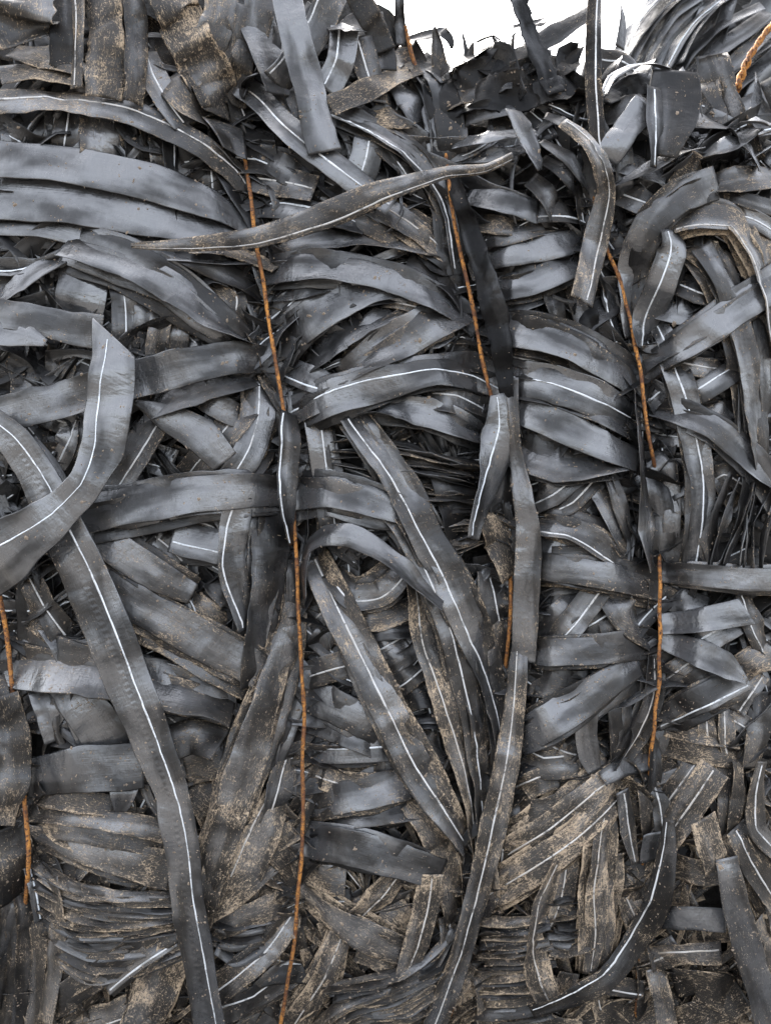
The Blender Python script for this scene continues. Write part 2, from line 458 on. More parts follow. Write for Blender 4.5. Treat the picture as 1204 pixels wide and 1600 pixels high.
def S(path, L, label=None, st=None, d=0.25, tone=0.0, emboss=0.0, owner=None, **kw):
    """one strip of tape; with a label it is a thing, without one a part pressed into the bale"""
    seed_n[0] += 1
    pts = parse(path) if isinstance(path, str) else path
    mx, my = sum(p[0] for p in pts) / len(pts), sum(p[1] for p in pts) / len(pts)
    if my < 190 and mx > 530 and kw.get('tilt', 0) < 9:      # charred tape along the top; backlit shade also painted in by tone
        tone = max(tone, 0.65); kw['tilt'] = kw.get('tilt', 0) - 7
    if kw.get('raw'): L = L * 1.25
    if d > 0.2: d = min(0.74 + 0.15 * (d - 0.6), d + 0.12 * float(sstep(1050, 1350, my)) + (0.1 if my < 190 and mx < 420 else 0))
    if 'tuck' not in kw:                                     # hidden ends dive under their neighbours
        free = label and any(w in label for w in ('end', 'point', 'square', 'flap', 'sky', 'stand', 'cut', 'torn', 'loop', 'fold', 'leaf'))
        kw['tuck'] = 0 if free or my < 150 else (9 if label else 15)
    g = ribbon(pts, L * LAYER, seed_n[0], stripe=st, **kw)
    owner = owner or BALE
    if label:
        o = mesh_obj('tape_strip', g['v'], g['f'], TAPE, g['mid'], None, g['uv'])
        o['label'] = label; o['category'] = 'tape strip'; o['group'] = GROUP
    else:
        o = mesh_obj('strip', g['v'], g['f'], TAPE, g['mid'], owner, g['uv'], parent_loc=owner.location)
    o['dirt'] = float(d); o['tone'] = float(tone); o['emboss'] = float(emboss)
    if st is not None:
        s = mesh_obj('white_stripe', g['sv'], g['sf'], STRIPE, g['mid'], o, parent_loc=g['mid'])
        s['dirt'] = float(d); s['tone'] = 0.0
    if label and not kw.get('raw') and my > 150 and max(p[2] for p in pts) > 24:
        ln = sum(math.hypot(a[0] - b[0], a[1] - b[1]) for a, b in zip(pts, pts[1:]))
        if ln > 130 and 'shoulder' not in label and not kw['tuck'] == 0: LONG.append((pts, L, d, seed_n[0]))
    remember(g, d)
    return o

# ---- ground and the dark heart of each bale
gm = bpy.data.meshes.new('ground')
gm.from_pydata([(-900, -900, 0), (900, -900, 0), (900, 900, 0), (-900, 900, 0)], [], [(0, 1, 2, 3)])
gm.materials.append(EARTH)
go = bpy.data.objects.new('ground', gm); C.objects.link(go); go.location = (0, 0, -0.78); go['kind'] = 'structure'

SKY_X = [-400, 500, 560, 600, 640, 700, 760, 800, 870, 960, 1010, 1100, 1204, 1700]
SKY_Y = [-160, -120, -10, 55, 82, 74, 88, 78, 74, 92, 100, 130, 160, 185]
def skyline(x): return np.interp(x, SKY_X, SKY_Y)

def core():
    xs = np.arange(-360, 1580, 20.0)
    rows = []
    t = np.linspace(0, 1, 90)
    top = skyline(xs) + 38
    back = project(xs, top, 1300 + 0 * xs); b2 = project(xs, top, face(xs, top) + 44)
    back[:, 2] = b2[:, 2] - 0.02; back[:, 0] = b2[:, 0]
    rows.append(back)
    for k in t:
        yy = top + (2060 - top) * k
        rr = random.Random(int(k * 1000))
        P = project(xs, yy, face(xs, np.minimum(yy, 1650)) + 44 + np.array([rr.uniform(-4, 4) for _ in xs]))
        P[:, 2] = np.maximum(P[:, 2], -0.78)
        rows.append(P)
    V = np.stack(rows, 0); nr, nc = V.shape[:2]
    a = np.arange(nr - 1)[:, None] * nc; b = np.arange(nc - 1)[None, :]
    F = np.stack([a + b, a + nc + b, a + nc + 1 + b, a + 1 + b], -1).reshape(-1, 4).tolist()
    V = V.reshape(-1, 3)
    # flanks
    left = [r * nc for r in range(nr)]; right = [r * nc + nc - 1 for r in range(nr)]
    V = np.concatenate([V, [[V[0][0], V[0][1], -0.78], [V[nc - 1][0], V[nc - 1][1], -0.78]]])
    F.append(left + [len(V) - 2]); F.append((right + [len(V) - 1])[::-1])
    F.append([0, len(V) - 2, len(V) - 1, nc - 1] )
    return mesh_obj('core', V, F, CORE, (0, 0.3, -0.78), BALE, smooth=False, parent_loc=BALE.location)
core()

def tube(name, paths, rad, mat, label=None, cat=None, parent=None, group=None, wobble=1.3, seed=1, depth=None):
    rng = random.Random(seed)
    VV, FF = [], []
    for pts in paths:
        A = np.array(pts, float)
        t = np.concatenate([[0], np.cumsum(np.hypot(np.diff(A[:, 0]), np.diff(A[:, 1])))])
        q = np.linspace(0, t[-1], max(8, int(t[-1] / 5)))
        x, y, h = (hermite(t, A[:, i], q) for i in range(3))
        x = x + wobble * wob(rng, q, 60, 240)
        base = face(x, y) if depth is None else depth + 0 * x
        P = project(x, y, base - np.where(h > 0, 0.74 * h, h) if depth is None else base - h)
        T = np.gradient(P, axis=0); T /= np.linalg.norm(T, axis=1)[:, None]
        U = np.cross(T, [0, -1.0, 0.05]); U /= np.linalg.norm(U, axis=1)[:, None]
        B = np.cross(T, U)
        k = 9
        an = np.linspace(0, 2 * math.pi, k, endpoint=False)
        rr = rad * PX * (1 + 0.10 * wob(rng, q, 25, 120))
        ring = P[:, None] + rr[:, None, None] * (U[:, None] * np.cos(an)[None, :, None] + B[:, None] * np.sin(an)[None, :, None])
        n0 = sum(len(v) for v in VV); n = len(q)
        a = np.arange(n - 1)[:, None] * k; j = np.arange(k)[None]; j2 = (j + 1) % k
        FF += (np.stack([a + j, a + j2, a + k + j2, a + k + j], -1).reshape(-1, 4) + n0).tolist()
        FF.append([n0 + i for i in range(k)][::-1]); FF.append([n0 + (n - 1) * k + i for i in range(k)])
        VV.append(ring.reshape(-1, 3))
    V = np.concatenate(VV)
    org = V.mean(0)
    o = mesh_obj(name, V, FF, mat, org, parent)
    if label: o['label'] = label; o['category'] = cat
    if group: o['group'] = group
    return o

WG = 'rusty wires binding the bale'
tube('binding_wire', [WIRES[0]], 3.6, RUST, 'orange rusty wire at the far left edge, half hidden behind flaps of tape', 'wire', group=WG, seed=1)
tube('binding_wire', [WIRES[1]], 3.1, RUST, 'longest rusty wire, running unbroken down to the bottom edge left of centre', 'wire', group=WG, seed=2)
tube('binding_wire', [WIRES[2]], 3.1, RUST, 'rusty wire beside the jet black strip, going under tape in the middle', 'wire', group=WG, seed=3)
tube('binding_wire', [WIRES[3]], 3.0, RUST, 'rightmost binding wire on the bale face, rusty, showing in two lengths', 'wire', group=WG, seed=4)
# loose twisted wire end sticking up at the top right
ax = [(1120, 205), (1135, 178), (1146, 150), (1157, 120), (1170, 88), (1190, 58), (1212, 30), (1235, 0)]
pa, pb = [], []
tt = np.linspace(0, len(ax) - 1, 60)
for i, u in enumerate(tt):
    x = np.interp(u, range(len(ax)), [p[0] for p in ax]); y = np.interp(u, range(len(ax)), [p[1] for p in ax])
    ph = i * 0.62; amp = 4.2 if u < 3.6 else max(2.2, 4.2 - (u - 3.6) * 2)
    pa.append((x + amp * math.cos(ph), y, amp * math.sin(ph))); pb.append((x - amp * math.cos(ph), y, -amp * math.sin(ph)))
tube('twisted_wire', [pa, pb], 3.6, RUST, 'twisted orange wire end sticking up at the top right corner', 'wire', group=None, seed=5, wobble=0, depth=60)

# ================================================================== strips traced from the photograph
# ---- upper left
S('18 170 38, 20 205 36, 24 250 36', 0, d=.4)
S('52 168 38, 55 205 38, 60 250 36', 0, d=.4)
S('112 150 42, 105 200 42, 98 250 40', 1, st=0, d=.4)
S('158 165 62, 158 210 64, 158 270 62', 1, d=.5, tilt=8, curl=.12)
S('203 190 18, 204 220 18, 205 260 18', 1, d=.2, tone=.5)
S('222 195 14, 223 225 14, 225 270 14', 1, d=.2, tone=.5)
S('246 205 28, 250 240 30, 255 280 30', 1, d=.5)
S('292 225 40, 296 260 42, 300 310 42', 0, d=.4)
S('328 245 34, 332 275 34, 334 310 34', 1, st=.1, d=.3)
S('345 250 30, 368 285 34, 385 330 30', 1, d=.6)
S('-30 378 34, 60 370 36, 160 378 36, 230 398 32, 300 425 28', 1, 'dark crinkled strip just under the broad smooth bands at the left edge', d=.4, tone=.4, tilt=-12)
S('-30 345 50, 60 347 50, 140 364 50, 220 384 48, 320 402 36, 400 410 30', 3, 'lowest smooth band of the left shoulder, mostly hidden by the one above', d=.15, tilt=8, rough=.6)
S('-30 308 76, 60 311 76, 130 318 75, 250 340 70, 330 357 60, 400 378 36', 3.8, 'middle smooth grey band of the left shoulder, very wide and clean', d=.1, tilt=8, rough=.6, curl=.04, twist=0)
S('-30 248 64, 60 252 64, 130 261 63, 250 289 62, 330 319 54, 395 358 30', 4.4, 'upper smooth grey band of the left shoulder, a dull fold mark on it', d=.12, tilt=8, rough=.6, curl=.04, twist=0)
S('-30 162 46, 60 157 46, 130 161 46, 200 174 46, 260 198 46, 320 232 46, 365 268 40, 392 305 24', 5, 'long dirty white-striped strip arching over the left shoulder to the wire', st=-.2, d=.55, tilt=10, twist=0)
S('40 -30 100, 36 20 98, 40 66 84', 9, 'pale crumpled torn sheet of tape in the top left corner', d=.55, rough=3.2, rag=.12, twist=0, tilt=6, skew=(0, 18))
S('940 158 30, 985 136 36, 1036 128 30', 3, d=.2, tone=.8, rough=2)
S('945 130 22, 956 108 18, 966 92 6', 2, d=.2, tone=.9)
S('990 140 26, 1000 116 20, 1016 96 10', 2, d=.2, tone=.6)
S('930 190 40, 980 170 46, 1040 160 40', 4, d=.3, tone=.7, rough=2)
S('880 170 44, 930 150 40, 965 140 30', 3.4, d=.2, tone=.9, rough=2.4)
S('98 -30 36, 100 50 38, 98 110 36', 5, d=.35, tone=.7)
S('20 80 40, 70 90 46, 140 110 40', 4, d=.6, tilt=10)
S('0 118 34, 60 112 32, 125 128 30', 5, d=.65, tilt=8)
S('122 -30 22, 123 60 22, 120 138 22', 7, 'narrow upright dark strip with a dirty seam, top left', st=.3, d=.6, tone=.4, tilt=-14)
S('150 -25 60, 162 20 60, 167 80 60, 163 155 58', 6, 'broad upright mud-spattered strip curving down onto the striped arch', d=.65, tone=.5, rough=2.4, curl=.2, tilt=2, twist=0)
S('205 -30 34, 214 40 34, 212 100 32, 208 162 28', 7, 'dark upright strip with a bright right edge, top left', d=.55, tone=.6, rough=2, curl=.16, tilt=-10)
S('226 80 36, 240 118 42, 262 158 42, 290 196 40', 4, 'short slanting grey strip with a crisp white stripe, left of the folded flap', st=0, d=.35, tilt=8)
S('255 -30 66, 282 30 72, 318 100 76, 345 185 40', 7, 'wide muddy sheet hanging down from the top edge to the folded flap', d=.65, tone=.5, curl=.14, tilt=-8, rough=2.8)
S('272 120 64, 300 160 64, 330 196 50', 6, d=.5, rough=2)
S('332 206 50, 358 216 56, 384 226 50', 9, 'small folded square flap hanging above the first full-length wire', d=.5, tilt=16, curl=.22, twist=0, skew=(8, 12))
S('350 -25 50, 342 30 52, 325 78 44', 6, d=.6, curl=.1)
S('388 10 36, 380 80 38, 364 165 34', 5, d=.5, tone=.3, tilt=10)
S('410 -20 46, 395 60 46, 372 120 36', 4, d=.4, tilt=8)
S('340 30 30, 362 90 30, 372 140 30', 5, d=.5, tone=.4, tilt=-14)
# ---- top, left of the sky
S('395 240 44, 440 262 46, 490 290 40', 2, d=.4, tone=.3)
S('392 278 50, 440 284 52, 492 296 46', 3, 'dusty strip end with a white stripe beside the first wire, near its top', st=0, d=.55, tilt=4)
S('392 328 38, 440 324 40, 500 336 40, 570 358 34', 4, st=-.35, d=.15, tilt=14)
S('525 -20 42, 498 40 46, 462 96 46, 430 130 40', 5, st=.7, d=.45, tilt=8)
S('400 30 60, 420 90 56, 440 150 50', 4, d=.4, tilt=8)
S('440 120 60, 460 180 60, 480 240 50', 3, d=.5, tone=.3)
S('443 -30 46, 455 30 47, 472 100 50, 492 180 54, 508 238 52', 10, 'long plain grey strip coming straight down from the top edge, left of the sky', d=.22, tilt=10, twist=0, curl=.08)
S('374 132 40, 400 150 44, 445 197 44, 503 243 44, 560 287 42, 612 322 38', 9, 'clean white-striped strip slanting down right, curled over at its upper end', st=.05, d=.3, tilt=10, twist=0, curl=.1)
S('378 158 20, 380 132 36, 402 118 30', 10, d=.3, curl=.2, tilt=20)
S('550 -20 34, 578 28 36, 602 80 34', 5, d=.5, tone=.5, tilt=-8)
S('585 20 26, 600 70 30, 605 110 30', 3, d=.4, tone=.4)
S('512 46 22, 536 44 26, 566 50 22', 7, d=.4, tilt=20)
S('538 42 44, 532 96 44, 510 142 38', 6, 'short hanging strip with a thin stripe, folded over a ledge left of the sky', st=.35, d=.35, curl=.1)
S('560 60 40, 575 110 40, 590 160 34', 4, st=.1, d=.5, tone=.3)
S('622 -30 16, 624 30 16, 627 72 14', 5, 'thin dark upright strip against the left end of the sky', d=.3, tone=.3)
S('515 168 40, 570 142 42, 612 122 40, 655 104 36', 8, 'mud-speckled strip rising to the right toward the left end of the sky', d=.75, tilt=4)
S('650 100 40, 682 130 50, 698 185 52, 706 262 46', 9, 'very dark strip bent over and hanging above the jet black strip', d=.2, tone=.9, rough=1.6, tilt=-6)
S('618 128 42, 640 160 46, 656 206 40', 7, d=.3, tilt=18, curl=.18)
S('572 186 38, 615 184 42, 655 192 40', 5, d=.85, tilt=2)
S('668 160 20, 680 200 22, 682 250 16', 8, d=.4, tone=.2)
S('515 178 24, 575 202 28, 632 236 30, 672 275 30, 698 325 28, 708 375 26, 714 430 22', 7, 'long thin striped strip sweeping over and down beside the third-wire black strip', st=.5, d=.35, tilt=10)
S('540 215 20, 590 230 22, 640 280 22', 5, d=.5, tone=.5)
S('577 216 48, 572 245 50, 562 276 46', 6, 'short square tape end with a bright stripe, under the striped diagonal', st=0, d=.3, tilt=14, twist=0)
S('600 230 24, 630 262 28, 650 300 26', 5, st=.2, d=.4, tone=.2)
S('645 100 18, 672 108 18, 695 130 14', 6, d=.4, tone=.5)
S('655 130 30, 700 105 26, 760 78 14', 3, d=.3, tone=.6)
S('632 66 8, 660 58 14, 690 50 16, 708 42 10', 0, d=.3, tone=.6)
S('678 42 4, 682 70 18, 688 112 26', 3, d=.5, tone=.4, twist=0)
S('690 50 18, 702 62 14, 706 76 5', 1, d=.3, tone=.6, twist=0)
S('722 52 3, 727 75 7, 728 100 9', 2, d=.3, tone=.4, twist=0)
S('742 66 16, 772 56 18, 788 74 12', 1, d=.3, tone=.5, tilt=20)
S('770 56 10, 782 80 16, 790 110 22', 1, d=.3, tone=.6)
S('700 150 22, 735 108 30, 770 74 22, 806 52 8', 2, d=.4, tone=.9)
S('716 128 24, 726 98 22, 734 70 6', 2, d=.4, tone=.9)
S('690 140 44, 740 120 50, 800 108 40', 3, d=.3, tone=.9, rough=3, rag=.12)
S('760 118 40, 810 100 46, 860 96 40', 3, d=.3, tone=1, rough=3, rag=.12)
S('860 150 20, 880 110 24, 905 74 6', 3, d=.3, tone=1, rough=2)
S('660 120 26, 652 92 22, 646 66 5', 2, d=.3, tone=.9)
S('770 130 24, 790 90 22, 800 60 5', 2, d=.3, tone=.9)
S('700 170 50, 760 150 60, 830 140 60, 900 140 50', 4.4, d=.25, tone=1, rough=3, rag=.12)
S('700 160 34, 745 140 40, 800 130 36', 4, d=.5, tone=.7, rough=2.6, rag=.15)
S('715 190 30, 760 172 30, 815 168 26', 5, d=.3, tone=.5, rough=2)
S('708 226 22, 760 214 24, 838 206 20', 7, 'pale sky-lit strip lying flat to the right of the dark hanging strip', d=.1, tilt=12)
S('715 250 18, 765 244 22, 830 226 20', 5, d=.3, tilt=16, tone=.3)
S('732 302 40, 780 314 42, 840 332 40', 5, 'clean pale short strip right of the top of the jet black strip', d=.08, tilt=18, twist=0)
S('730 345 30, 780 352 32, 830 362 28', 4, d=.6, tilt=8)
S('735 375 30, 790 370 30, 850 358 28', 4, d=.5, tilt=8)
S('590 322 44, 640 350 46, 702 402 42', 4, 'speckled strip with a stripe under the long brown strip, middle top', st=-.1, d=.65)
S('415 392 34, 470 378 34, 545 372 34, 620 380 30, 690 398 26', 3, d=.45, tilt=12)
S('540 330 40, 590 355 40, 640 385 34', 3, d=.6)
S('706 276 22, 726 338 28, 748 400 32, 768 455 36, 781 525 36, 787 575 28, 794 632 18', 10.5, 'jet black glossy strip lying along the second long wire', tone=1, d=.08, tilt=-8, raw=True, twist=0, rough=2.2, rag=.05)
S('206 384 7 0, 250 384 15 0, 300 382 22 4, 400 371 31 12, 470 351 38 16, 540 324 42 16, 590 302 36 16, 640 286 27 12, 700 269 19 8, 760 263 14 0, 800 244 12 0', 14, 'long dusty brown twisted strip reaching right across two wires, near the top', st=.62, d=.62, raw=True, tilt=-10, curl=.3, twist=0)
S('296 392 14, 350 392 22, 432 420 16', 8, 'thin torn dusty flap ending at the first wire under the long brown strip', d=.85, tilt=14, rag=.2)
# ---- top right
S('800 -25 28, 816 30 30, 838 84 32, 868 146 30', 7, 'charred ragged black strip hanging at the right end of the sky', tone=1, d=.1, rough=2.8, rag=.2)
S('800 92 28, 866 54 32, 926 18 28', 4, 'thick dark strip slanting up into the sky beside the upright strip', d=.35, tone=.6, curl=.3)
S('800 44 8, 845 36 14, 866 22 8', 2, d=.3, tone=.6)
S('800 120 34, 850 110 40, 905 96 30', 4, d=.35, tone=.8, rough=2.6)
S('830 150 40, 880 140 44, 920 150 30', 5, d=.3, tone=.8, rough=2.6, rag=.1)
S('930 -25 22, 927 40 25, 926 110 26, 928 175 26, 934 236 24', 9, 'tall black upright strip with a pale stripe, standing against the sky', st=-.25, tone=1, d=.5, curl=.1)  # tone blackened further to paint in its backlit silhouette
S('968 0 4, 972 30 10, 968 75 16', 2, d=.2, tone=.7)
S('942 154 8, 955 120 16, 985 102 17, 1020 100 14, 1046 108 8', 8, 'brown-edged strip arched like a hoop right of the upright strip', st=-.6, d=.35, tilt=22)
S('1010 162 38, 975 206 42, 946 248 34', 8, 'short clean sky-lit strip right of the upright striped strip', d=.1, tilt=-18, curl=.1)
S('1054 112 66, 1054 150 80, 1048 200 66, 1038 246 34', 10, 'broad dark leaf-shaped fold of tape in the top right', d=.3, tone=.35, curl=.14, twist=0, tilt=-8, skew=(-8, 0))
S('1020 136 26, 1022 190 27, 1020 262 20', 11, 'narrow dark striped strip hanging at the left of the leaf-shaped fold', st=-.1, d=.3, tone=.5)
S('1060 110 26, 1082 128 22, 1094 176 18', 8, d=.15, tilt=20)
S('802 172 30, 818 202 32, 834 240 26, 843 266 14', 11, 'pale torn strip draped left of the tall hanging striped strip', d=.3, tilt=16, rag=.1, rough=1.8)
S('850 182 26, 886 198 26, 915 232 20', 9, d=.3, tone=.3, tilt=16)
S('846 220 22, 890 248 24, 922 300 20', 8, d=.35, tilt=20)
S('845 250 30, 890 278 32, 916 334 26', 7, d=.4, tilt=14, tone=.3)
S('828 280 34, 852 300 36, 868 345 30', 6, d=.4, tone=.3)
S('834 330 40, 880 330 40, 912 345 30', 5, st=.5, d=.3, tone=.4)
S('878 192 22 0, 916 222 26 8, 938 258 28 14, 946 300 30 14, 936 352 40 10, 924 400 46 6, 908 472 44 6', 11, 'tall dusty striped strip hanging in the upper right, ending in an open dark mouth', st=-.3, d=.6, raw=True, tilt=8, curl=.14, twist=0)
S('899 472 20, 913 487 34, 922 522 30', 6, d=.15, tone=1, tilt=-20)  # blackened strip put in for the shade inside the open mouth
S('1118 284 42, 1065 308 48, 1018 344 46, 992 400 42, 986 460 36, 990 525 24', 9, 'grey strip bent in a big arch and dropping beside the rightmost wire', d=.4, tilt=-14, curl=.1)
S('1045 350 40, 1092 338 44, 1142 342 44, 1176 392 40, 1196 470 36, 1206 560 30', 7, 'dusty strip hooping over and down at the right edge', d=.65, tilt=8, st=.7)
S('1070 380 50, 1110 400 54, 1150 430 44', 4, d=.8)
S('1040 358 38, 1050 385 48, 1034 440 46, 1008 500 36, 1000 545 14', 8, 'white-striped strip dropping to a point at the rightmost wire', st=.1, d=.25, tilt=8)
S('955 292 16, 1010 264 20, 1060 238 18, 1096 232 14', 9, 'thin strip with a bright upper edge under the leaf-shaped fold', d=.3, tilt=26)
S('960 300 40, 1000 314 42, 1036 332 36', 6, st=0, d=.4, tone=.3)
S('955 250 40, 1000 262 40, 1040 280 34', 5, d=.3, tone=.3, tilt=10)
S('1060 260 60, 1080 275 60, 1110 285 50', 6, d=.7, tone=.6, rough=2)
S('1092 250 24, 1140 225 28, 1180 200 24', 8, d=.4, tilt=18, rough=2)
S('1136 205 40, 1160 222 46, 1186 262 36', 8, d=.4, tilt=10, rough=2.4)
S('1150 196 24, 1186 192 30, 1215 200 28', 9, d=.3, tilt=24, rough=2)
S('1100 290 40, 1150 280 44, 1215 276 40', 6, d=.6, tilt=4)
S('1120 330 30, 1170 340 30, 1220 372 30', 5, st=0, d=.4)
S('1130 300 26, 1180 318 26, 1230 330 26', 6, d=.5, tone=.4)
S('960 200 30, 975 260 30, 972 330 26', 4, d=.3, tone=.4)
S('1040 180 40, 1100 190 40, 1140 200 30', 4, d=.3, tone=.4, tilt=15)
# ---- left, second band
S('-20 478 28, 30 442 32, 62 420 30, 104 404 24', 5, d=.3, tilt=12)
S('62 425 44, 64 455 44, 64 500 40', 2, st=0, d=.25)
S('20 410 40, 14 440 40, 10 500 36', 1, d=.4)
S('132 405 76, 130 445 78, 122 500 74', 3, 'wide upright clean strip behind the long slanting one, upper left', d=.15, tilt=4, twist=0)
S('188 425 40, 195 470 42, 196 545 38', 3, st=-.05, d=.3, curl=.12)
S('225 445 30, 226 490 32, 220 545 30', 2, d=.3)
S('254 465 32, 250 510 34, 242 560 30', 3, d=.5, tilt=6)
S('285 480 30, 282 515 30, 278 560 28', 2, d=.5)
S('290 520 30, 305 535 34, 330 542 30', 2, st=0, d=.3)
S('310 440 40, 350 470 44, 400 520 40', 3, d=.6, tone=.3)
S('300 440 30, 330 432 36, 352 448 20', 4, d=.2, tilt=12)
S('355 430 30, 370 470 34, 360 510 30', 4, st=0, d=.6)
S('270 388 40, 340 418 42, 415 462 34', 5, d=.35, tone=.5, tilt=4)
S('100 384 46, 200 414 50, 270 450 52, 330 494 46, 385 536 24', 7, 'wide smooth strip slanting from the left down to the first full-length wire', d=.2, tilt=12, curl=.1)
S('40 560 60, 50 600 60, 45 650 50', 1, d=.5, tone=.3)
S('100 540 46, 92 590 48, 80 640 40', 1, d=.5)
S('-25 653 56, 60 634 60, 140 613 60, 215 592 62, 300 570 58, 370 558 52, 436 566 38', 8, 'broad grey strip running right to the first wire behind the upright loop', d=.35, tone=.15, tilt=4, curl=-.12, twist=0, rough=1.3)
S('225 645 40, 300 615 46, 390 590 40', 6, d=.3, tilt=14)
S('300 610 40, 350 640 40, 390 660 34', 5, d=.4, tone=.2)
S('212 628 8, 262 652 44, 318 684 56, 352 722 44', 7, 'pointed grey strip folding over, right of the upright loop', d=.4, tilt=8, curl=.14, twist=0)
S('170 770 54, 212 706 56, 254 640 50', 4, 'striped strip slanting up right of the upright loop', st=.3, d=.5)
S('292 748 50, 342 688 52, 388 630 46', 4, st=-.1, d=.55)
S('90 730 40, 108 690 44, 125 640 40', 4, st=0, d=.4)
S('60 640 40, 100 660 40, 150 665 40', 3, st=0, d=.4)
S('406 596 48, 406 650 50, 392 700 48, 352 764 40', 6, 'curved striped strip touching the first wire at mid height', st=.1, d=.4, tilt=-8)
S('425 590 40, 426 660 44, 416 740 36', 5, d=.3, tone=.5, tilt=-12)
S('-25 486 44, 60 500 48, 110 512 52, 160 520 56', 9, 'short strip folding into the top of the upright loop, left edge', d=.35, tilt=-6, twist=0)
S('-25 512 60, 30 520 44, 72 536 12', 10, 'small clean pointed strip at the left edge above the broad grey strip', d=.12, tilt=14, twist=0)
S('178 526 66 4, 178 560 72 8, 176 590 75 12, 170 640 78 18, 161 700 70 22, 130 762 54 24, 84 806 66 24, 6 864 100 22, -40 896 104 20', 12, 'bright upright loop of striped tape bending away to the left edge', st=(.25, .45, .4, .2, .1, .2, .45), d=.12, raw=True, twist=0, tilt=-6, curl=.06, skew=(-32, 0))
S('45 900 40, 72 950 44, 108 1000 40', 3, st=0, d=.5, tone=.4)
S('20 930 60, 60 960 60, 100 985 50', 2, d=.6, tone=.4)
S('-25 648 42, 25 692 54, 56 738 60, 95 820 72, 133 900 75, 175 1000 74, 215 1100 72, 250 1190 64, 271 1250 58, 284 1320 56, 294 1410 56, 308 1490 54, 322 1570 50, 334 1650 50', 11, 'longest strip, white-striped, sloping from the left edge to the bottom left', st=(-.1, -.3, -.3, -.25, -.25, -.35, -.4, -.5), d=.3, emboss=1, twist=0, tilt=-4, curl=.05, raw=True)
S('40 690 40, 80 742 36, 118 800 30', 9, d=.2, tilt=6)
# ---- middle, second band
S('408 428 46, 480 418 46, 560 425 44, 632 446 42, 692 478 40, 745 516 34', 6, 'wide smooth strip arching right from the first wire to the second, upper middle', d=.15, tilt=14, curl=.12, twist=0)
S('408 462 24, 460 458 26, 528 446 24', 4, d=.15, tilt=14)
S('408 510 40, 440 484 42, 486 452 38', 3, st=.05, d=.2, tilt=8)
S('398 520 26, 425 512 28, 450 506 26', 2, st=0, d=.2)
S('430 556 70, 470 506 72, 530 472 58, 590 456 36, 650 456 18', 5, 'broad pale strip fanning out beside the first wire, upper middle', d=.15, tilt=12, curl=.12, twist=0)
S('480 565 60, 530 525 64, 605 480 54', 3, d=.2, tilt=16, rough=2)
S('540 552 30, 588 496 34, 616 474 26', 4, d=.3, tone=.3, rough=2)
S('555 548 26, 610 512 28, 655 492 24', 4, d=.2, tilt=10)
S('600 470 24, 650 477 28, 694 502 24', 4, st=.2, d=.6)
S('640 400 50, 690 430 56, 730 490 46', 4, d=.3, tone=.4)
S('660 385 40, 705 410 44, 735 450 36', 5, d=.4, tone=.3)
S('536 590 34, 610 542 58, 672 506 58, 722 486 44', 6, 'dusty strip slanting up to the second wire in the upper middle', d=.4, tilt=10)
S('690 540 44, 720 520 44, 750 545 40', 4, st=.3, d=.5, tone=.3)
S('436 572 40, 480 590 42, 530 608 38', 6, st=.55, d=.15, tilt=8)
S('446 652 58, 500 628 60, 560 608 58, 620 594 52, 680 582 44, 740 586 50, 795 610 36', 9, 'bright striped strip arching between the first and second wires', st=(-.05, -.3, -.35, -.3, -.2, .1, .3), d=.2, emboss=.6, twist=0, tilt=6, curl=.06)
S('660 622 42, 712 626 46, 775 660 40', 5, st=-.35, d=.4)
S('556 650 20, 610 640 42, 668 646 46, 722 672 42, 772 696 30', 6, 'clean dimpled strip under the bright striped arch', d=.2, tilt=16, rough=2)
S('470 690 40, 480 730 40, 490 770 36', 3, d=.3)
S('495 645 38, 502 700 40, 510 760 42, 522 838 38', 5, 'short upright striped strip left of the middle, going under a clean strip', st=-.2, d=.35)
S('548 648 36, 590 706 44, 632 770 48, 662 830 52, 692 885 56, 722 955 54, 750 1030 48, 774 1110 36, 786 1200 22', 8, 'long striped strip sloping right through the middle, upper of the pair', st=(.45, .3, .25, .25, .1, -.05), d=.42, tilt=-6)
S('608 790 40, 640 830 46, 668 890 44, 704 975 46, 724 1050 50, 742 1150 48, 752 1250 40, 756 1330 26', 7, 'long striped strip sloping right through the middle, lower of the pair', st=(.2, .2, .15, .1, .1), d=.45, tilt=-6)
S('648 900 30, 654 940 36, 664 1000 44, 690 1070 50, 714 1150 50, 732 1230 44, 744 1335 26', 6, 'dirty striped strip ending at a point, third of the middle slopes', st=(.1, .3, .25, .1, .1), d=.7, tilt=-4)
S('492 870 30, 508 905 38, 530 955 44, 565 1030 46, 605 1110 50, 650 1200 54, 690 1262 46, 724 1316 20', 9, 'straight striped strip sloping from the dark hollow to lower middle', st=(.1, 0, 0, 0, .05), d=.55, tilt=-4)
S('452 645 16 0, 453 690 32 8, 449 745 34 8, 450 800 24 4, 457 850 12 0', 11, 'narrow twisted striped strip wrapped over the first wire at mid height', st=.75, d=.3, raw=True, tone=.3)
S('112 806 62, 200 791 62, 300 774 60, 380 767 54, 452 768 48', 9, 'smooth level strip left of the first wire at mid height', d=.25, tilt=4, curl=.12, twist=0)
S('456 768 60, 520 766 56, 580 784 48, 650 812 26', 9, 'smooth patchy strip right of the first wire at mid height', d=.2, tilt=12, twist=0)
S('476 935 18, 474 890 24, 484 852 30, 505 838 36, 545 836 38, 585 856 34, 622 884 26, 655 920 22, 690 950 16', 10, 'strip looping over a dark hollow right of the first wire', d=.25, raw=True, tilt=10, curl=.1)
S('520 895 26, 550 932 40, 592 928 42, 632 892 34', 6, 'curled striped strip lying in the dark hollow', st=.3, d=.5, tilt=-8)
S('540 950 50, 590 960 54, 640 940 46', 4, d=.7)
S('520 985 40, 560 985 46, 585 985 40', 3, d=.6, st=.1)
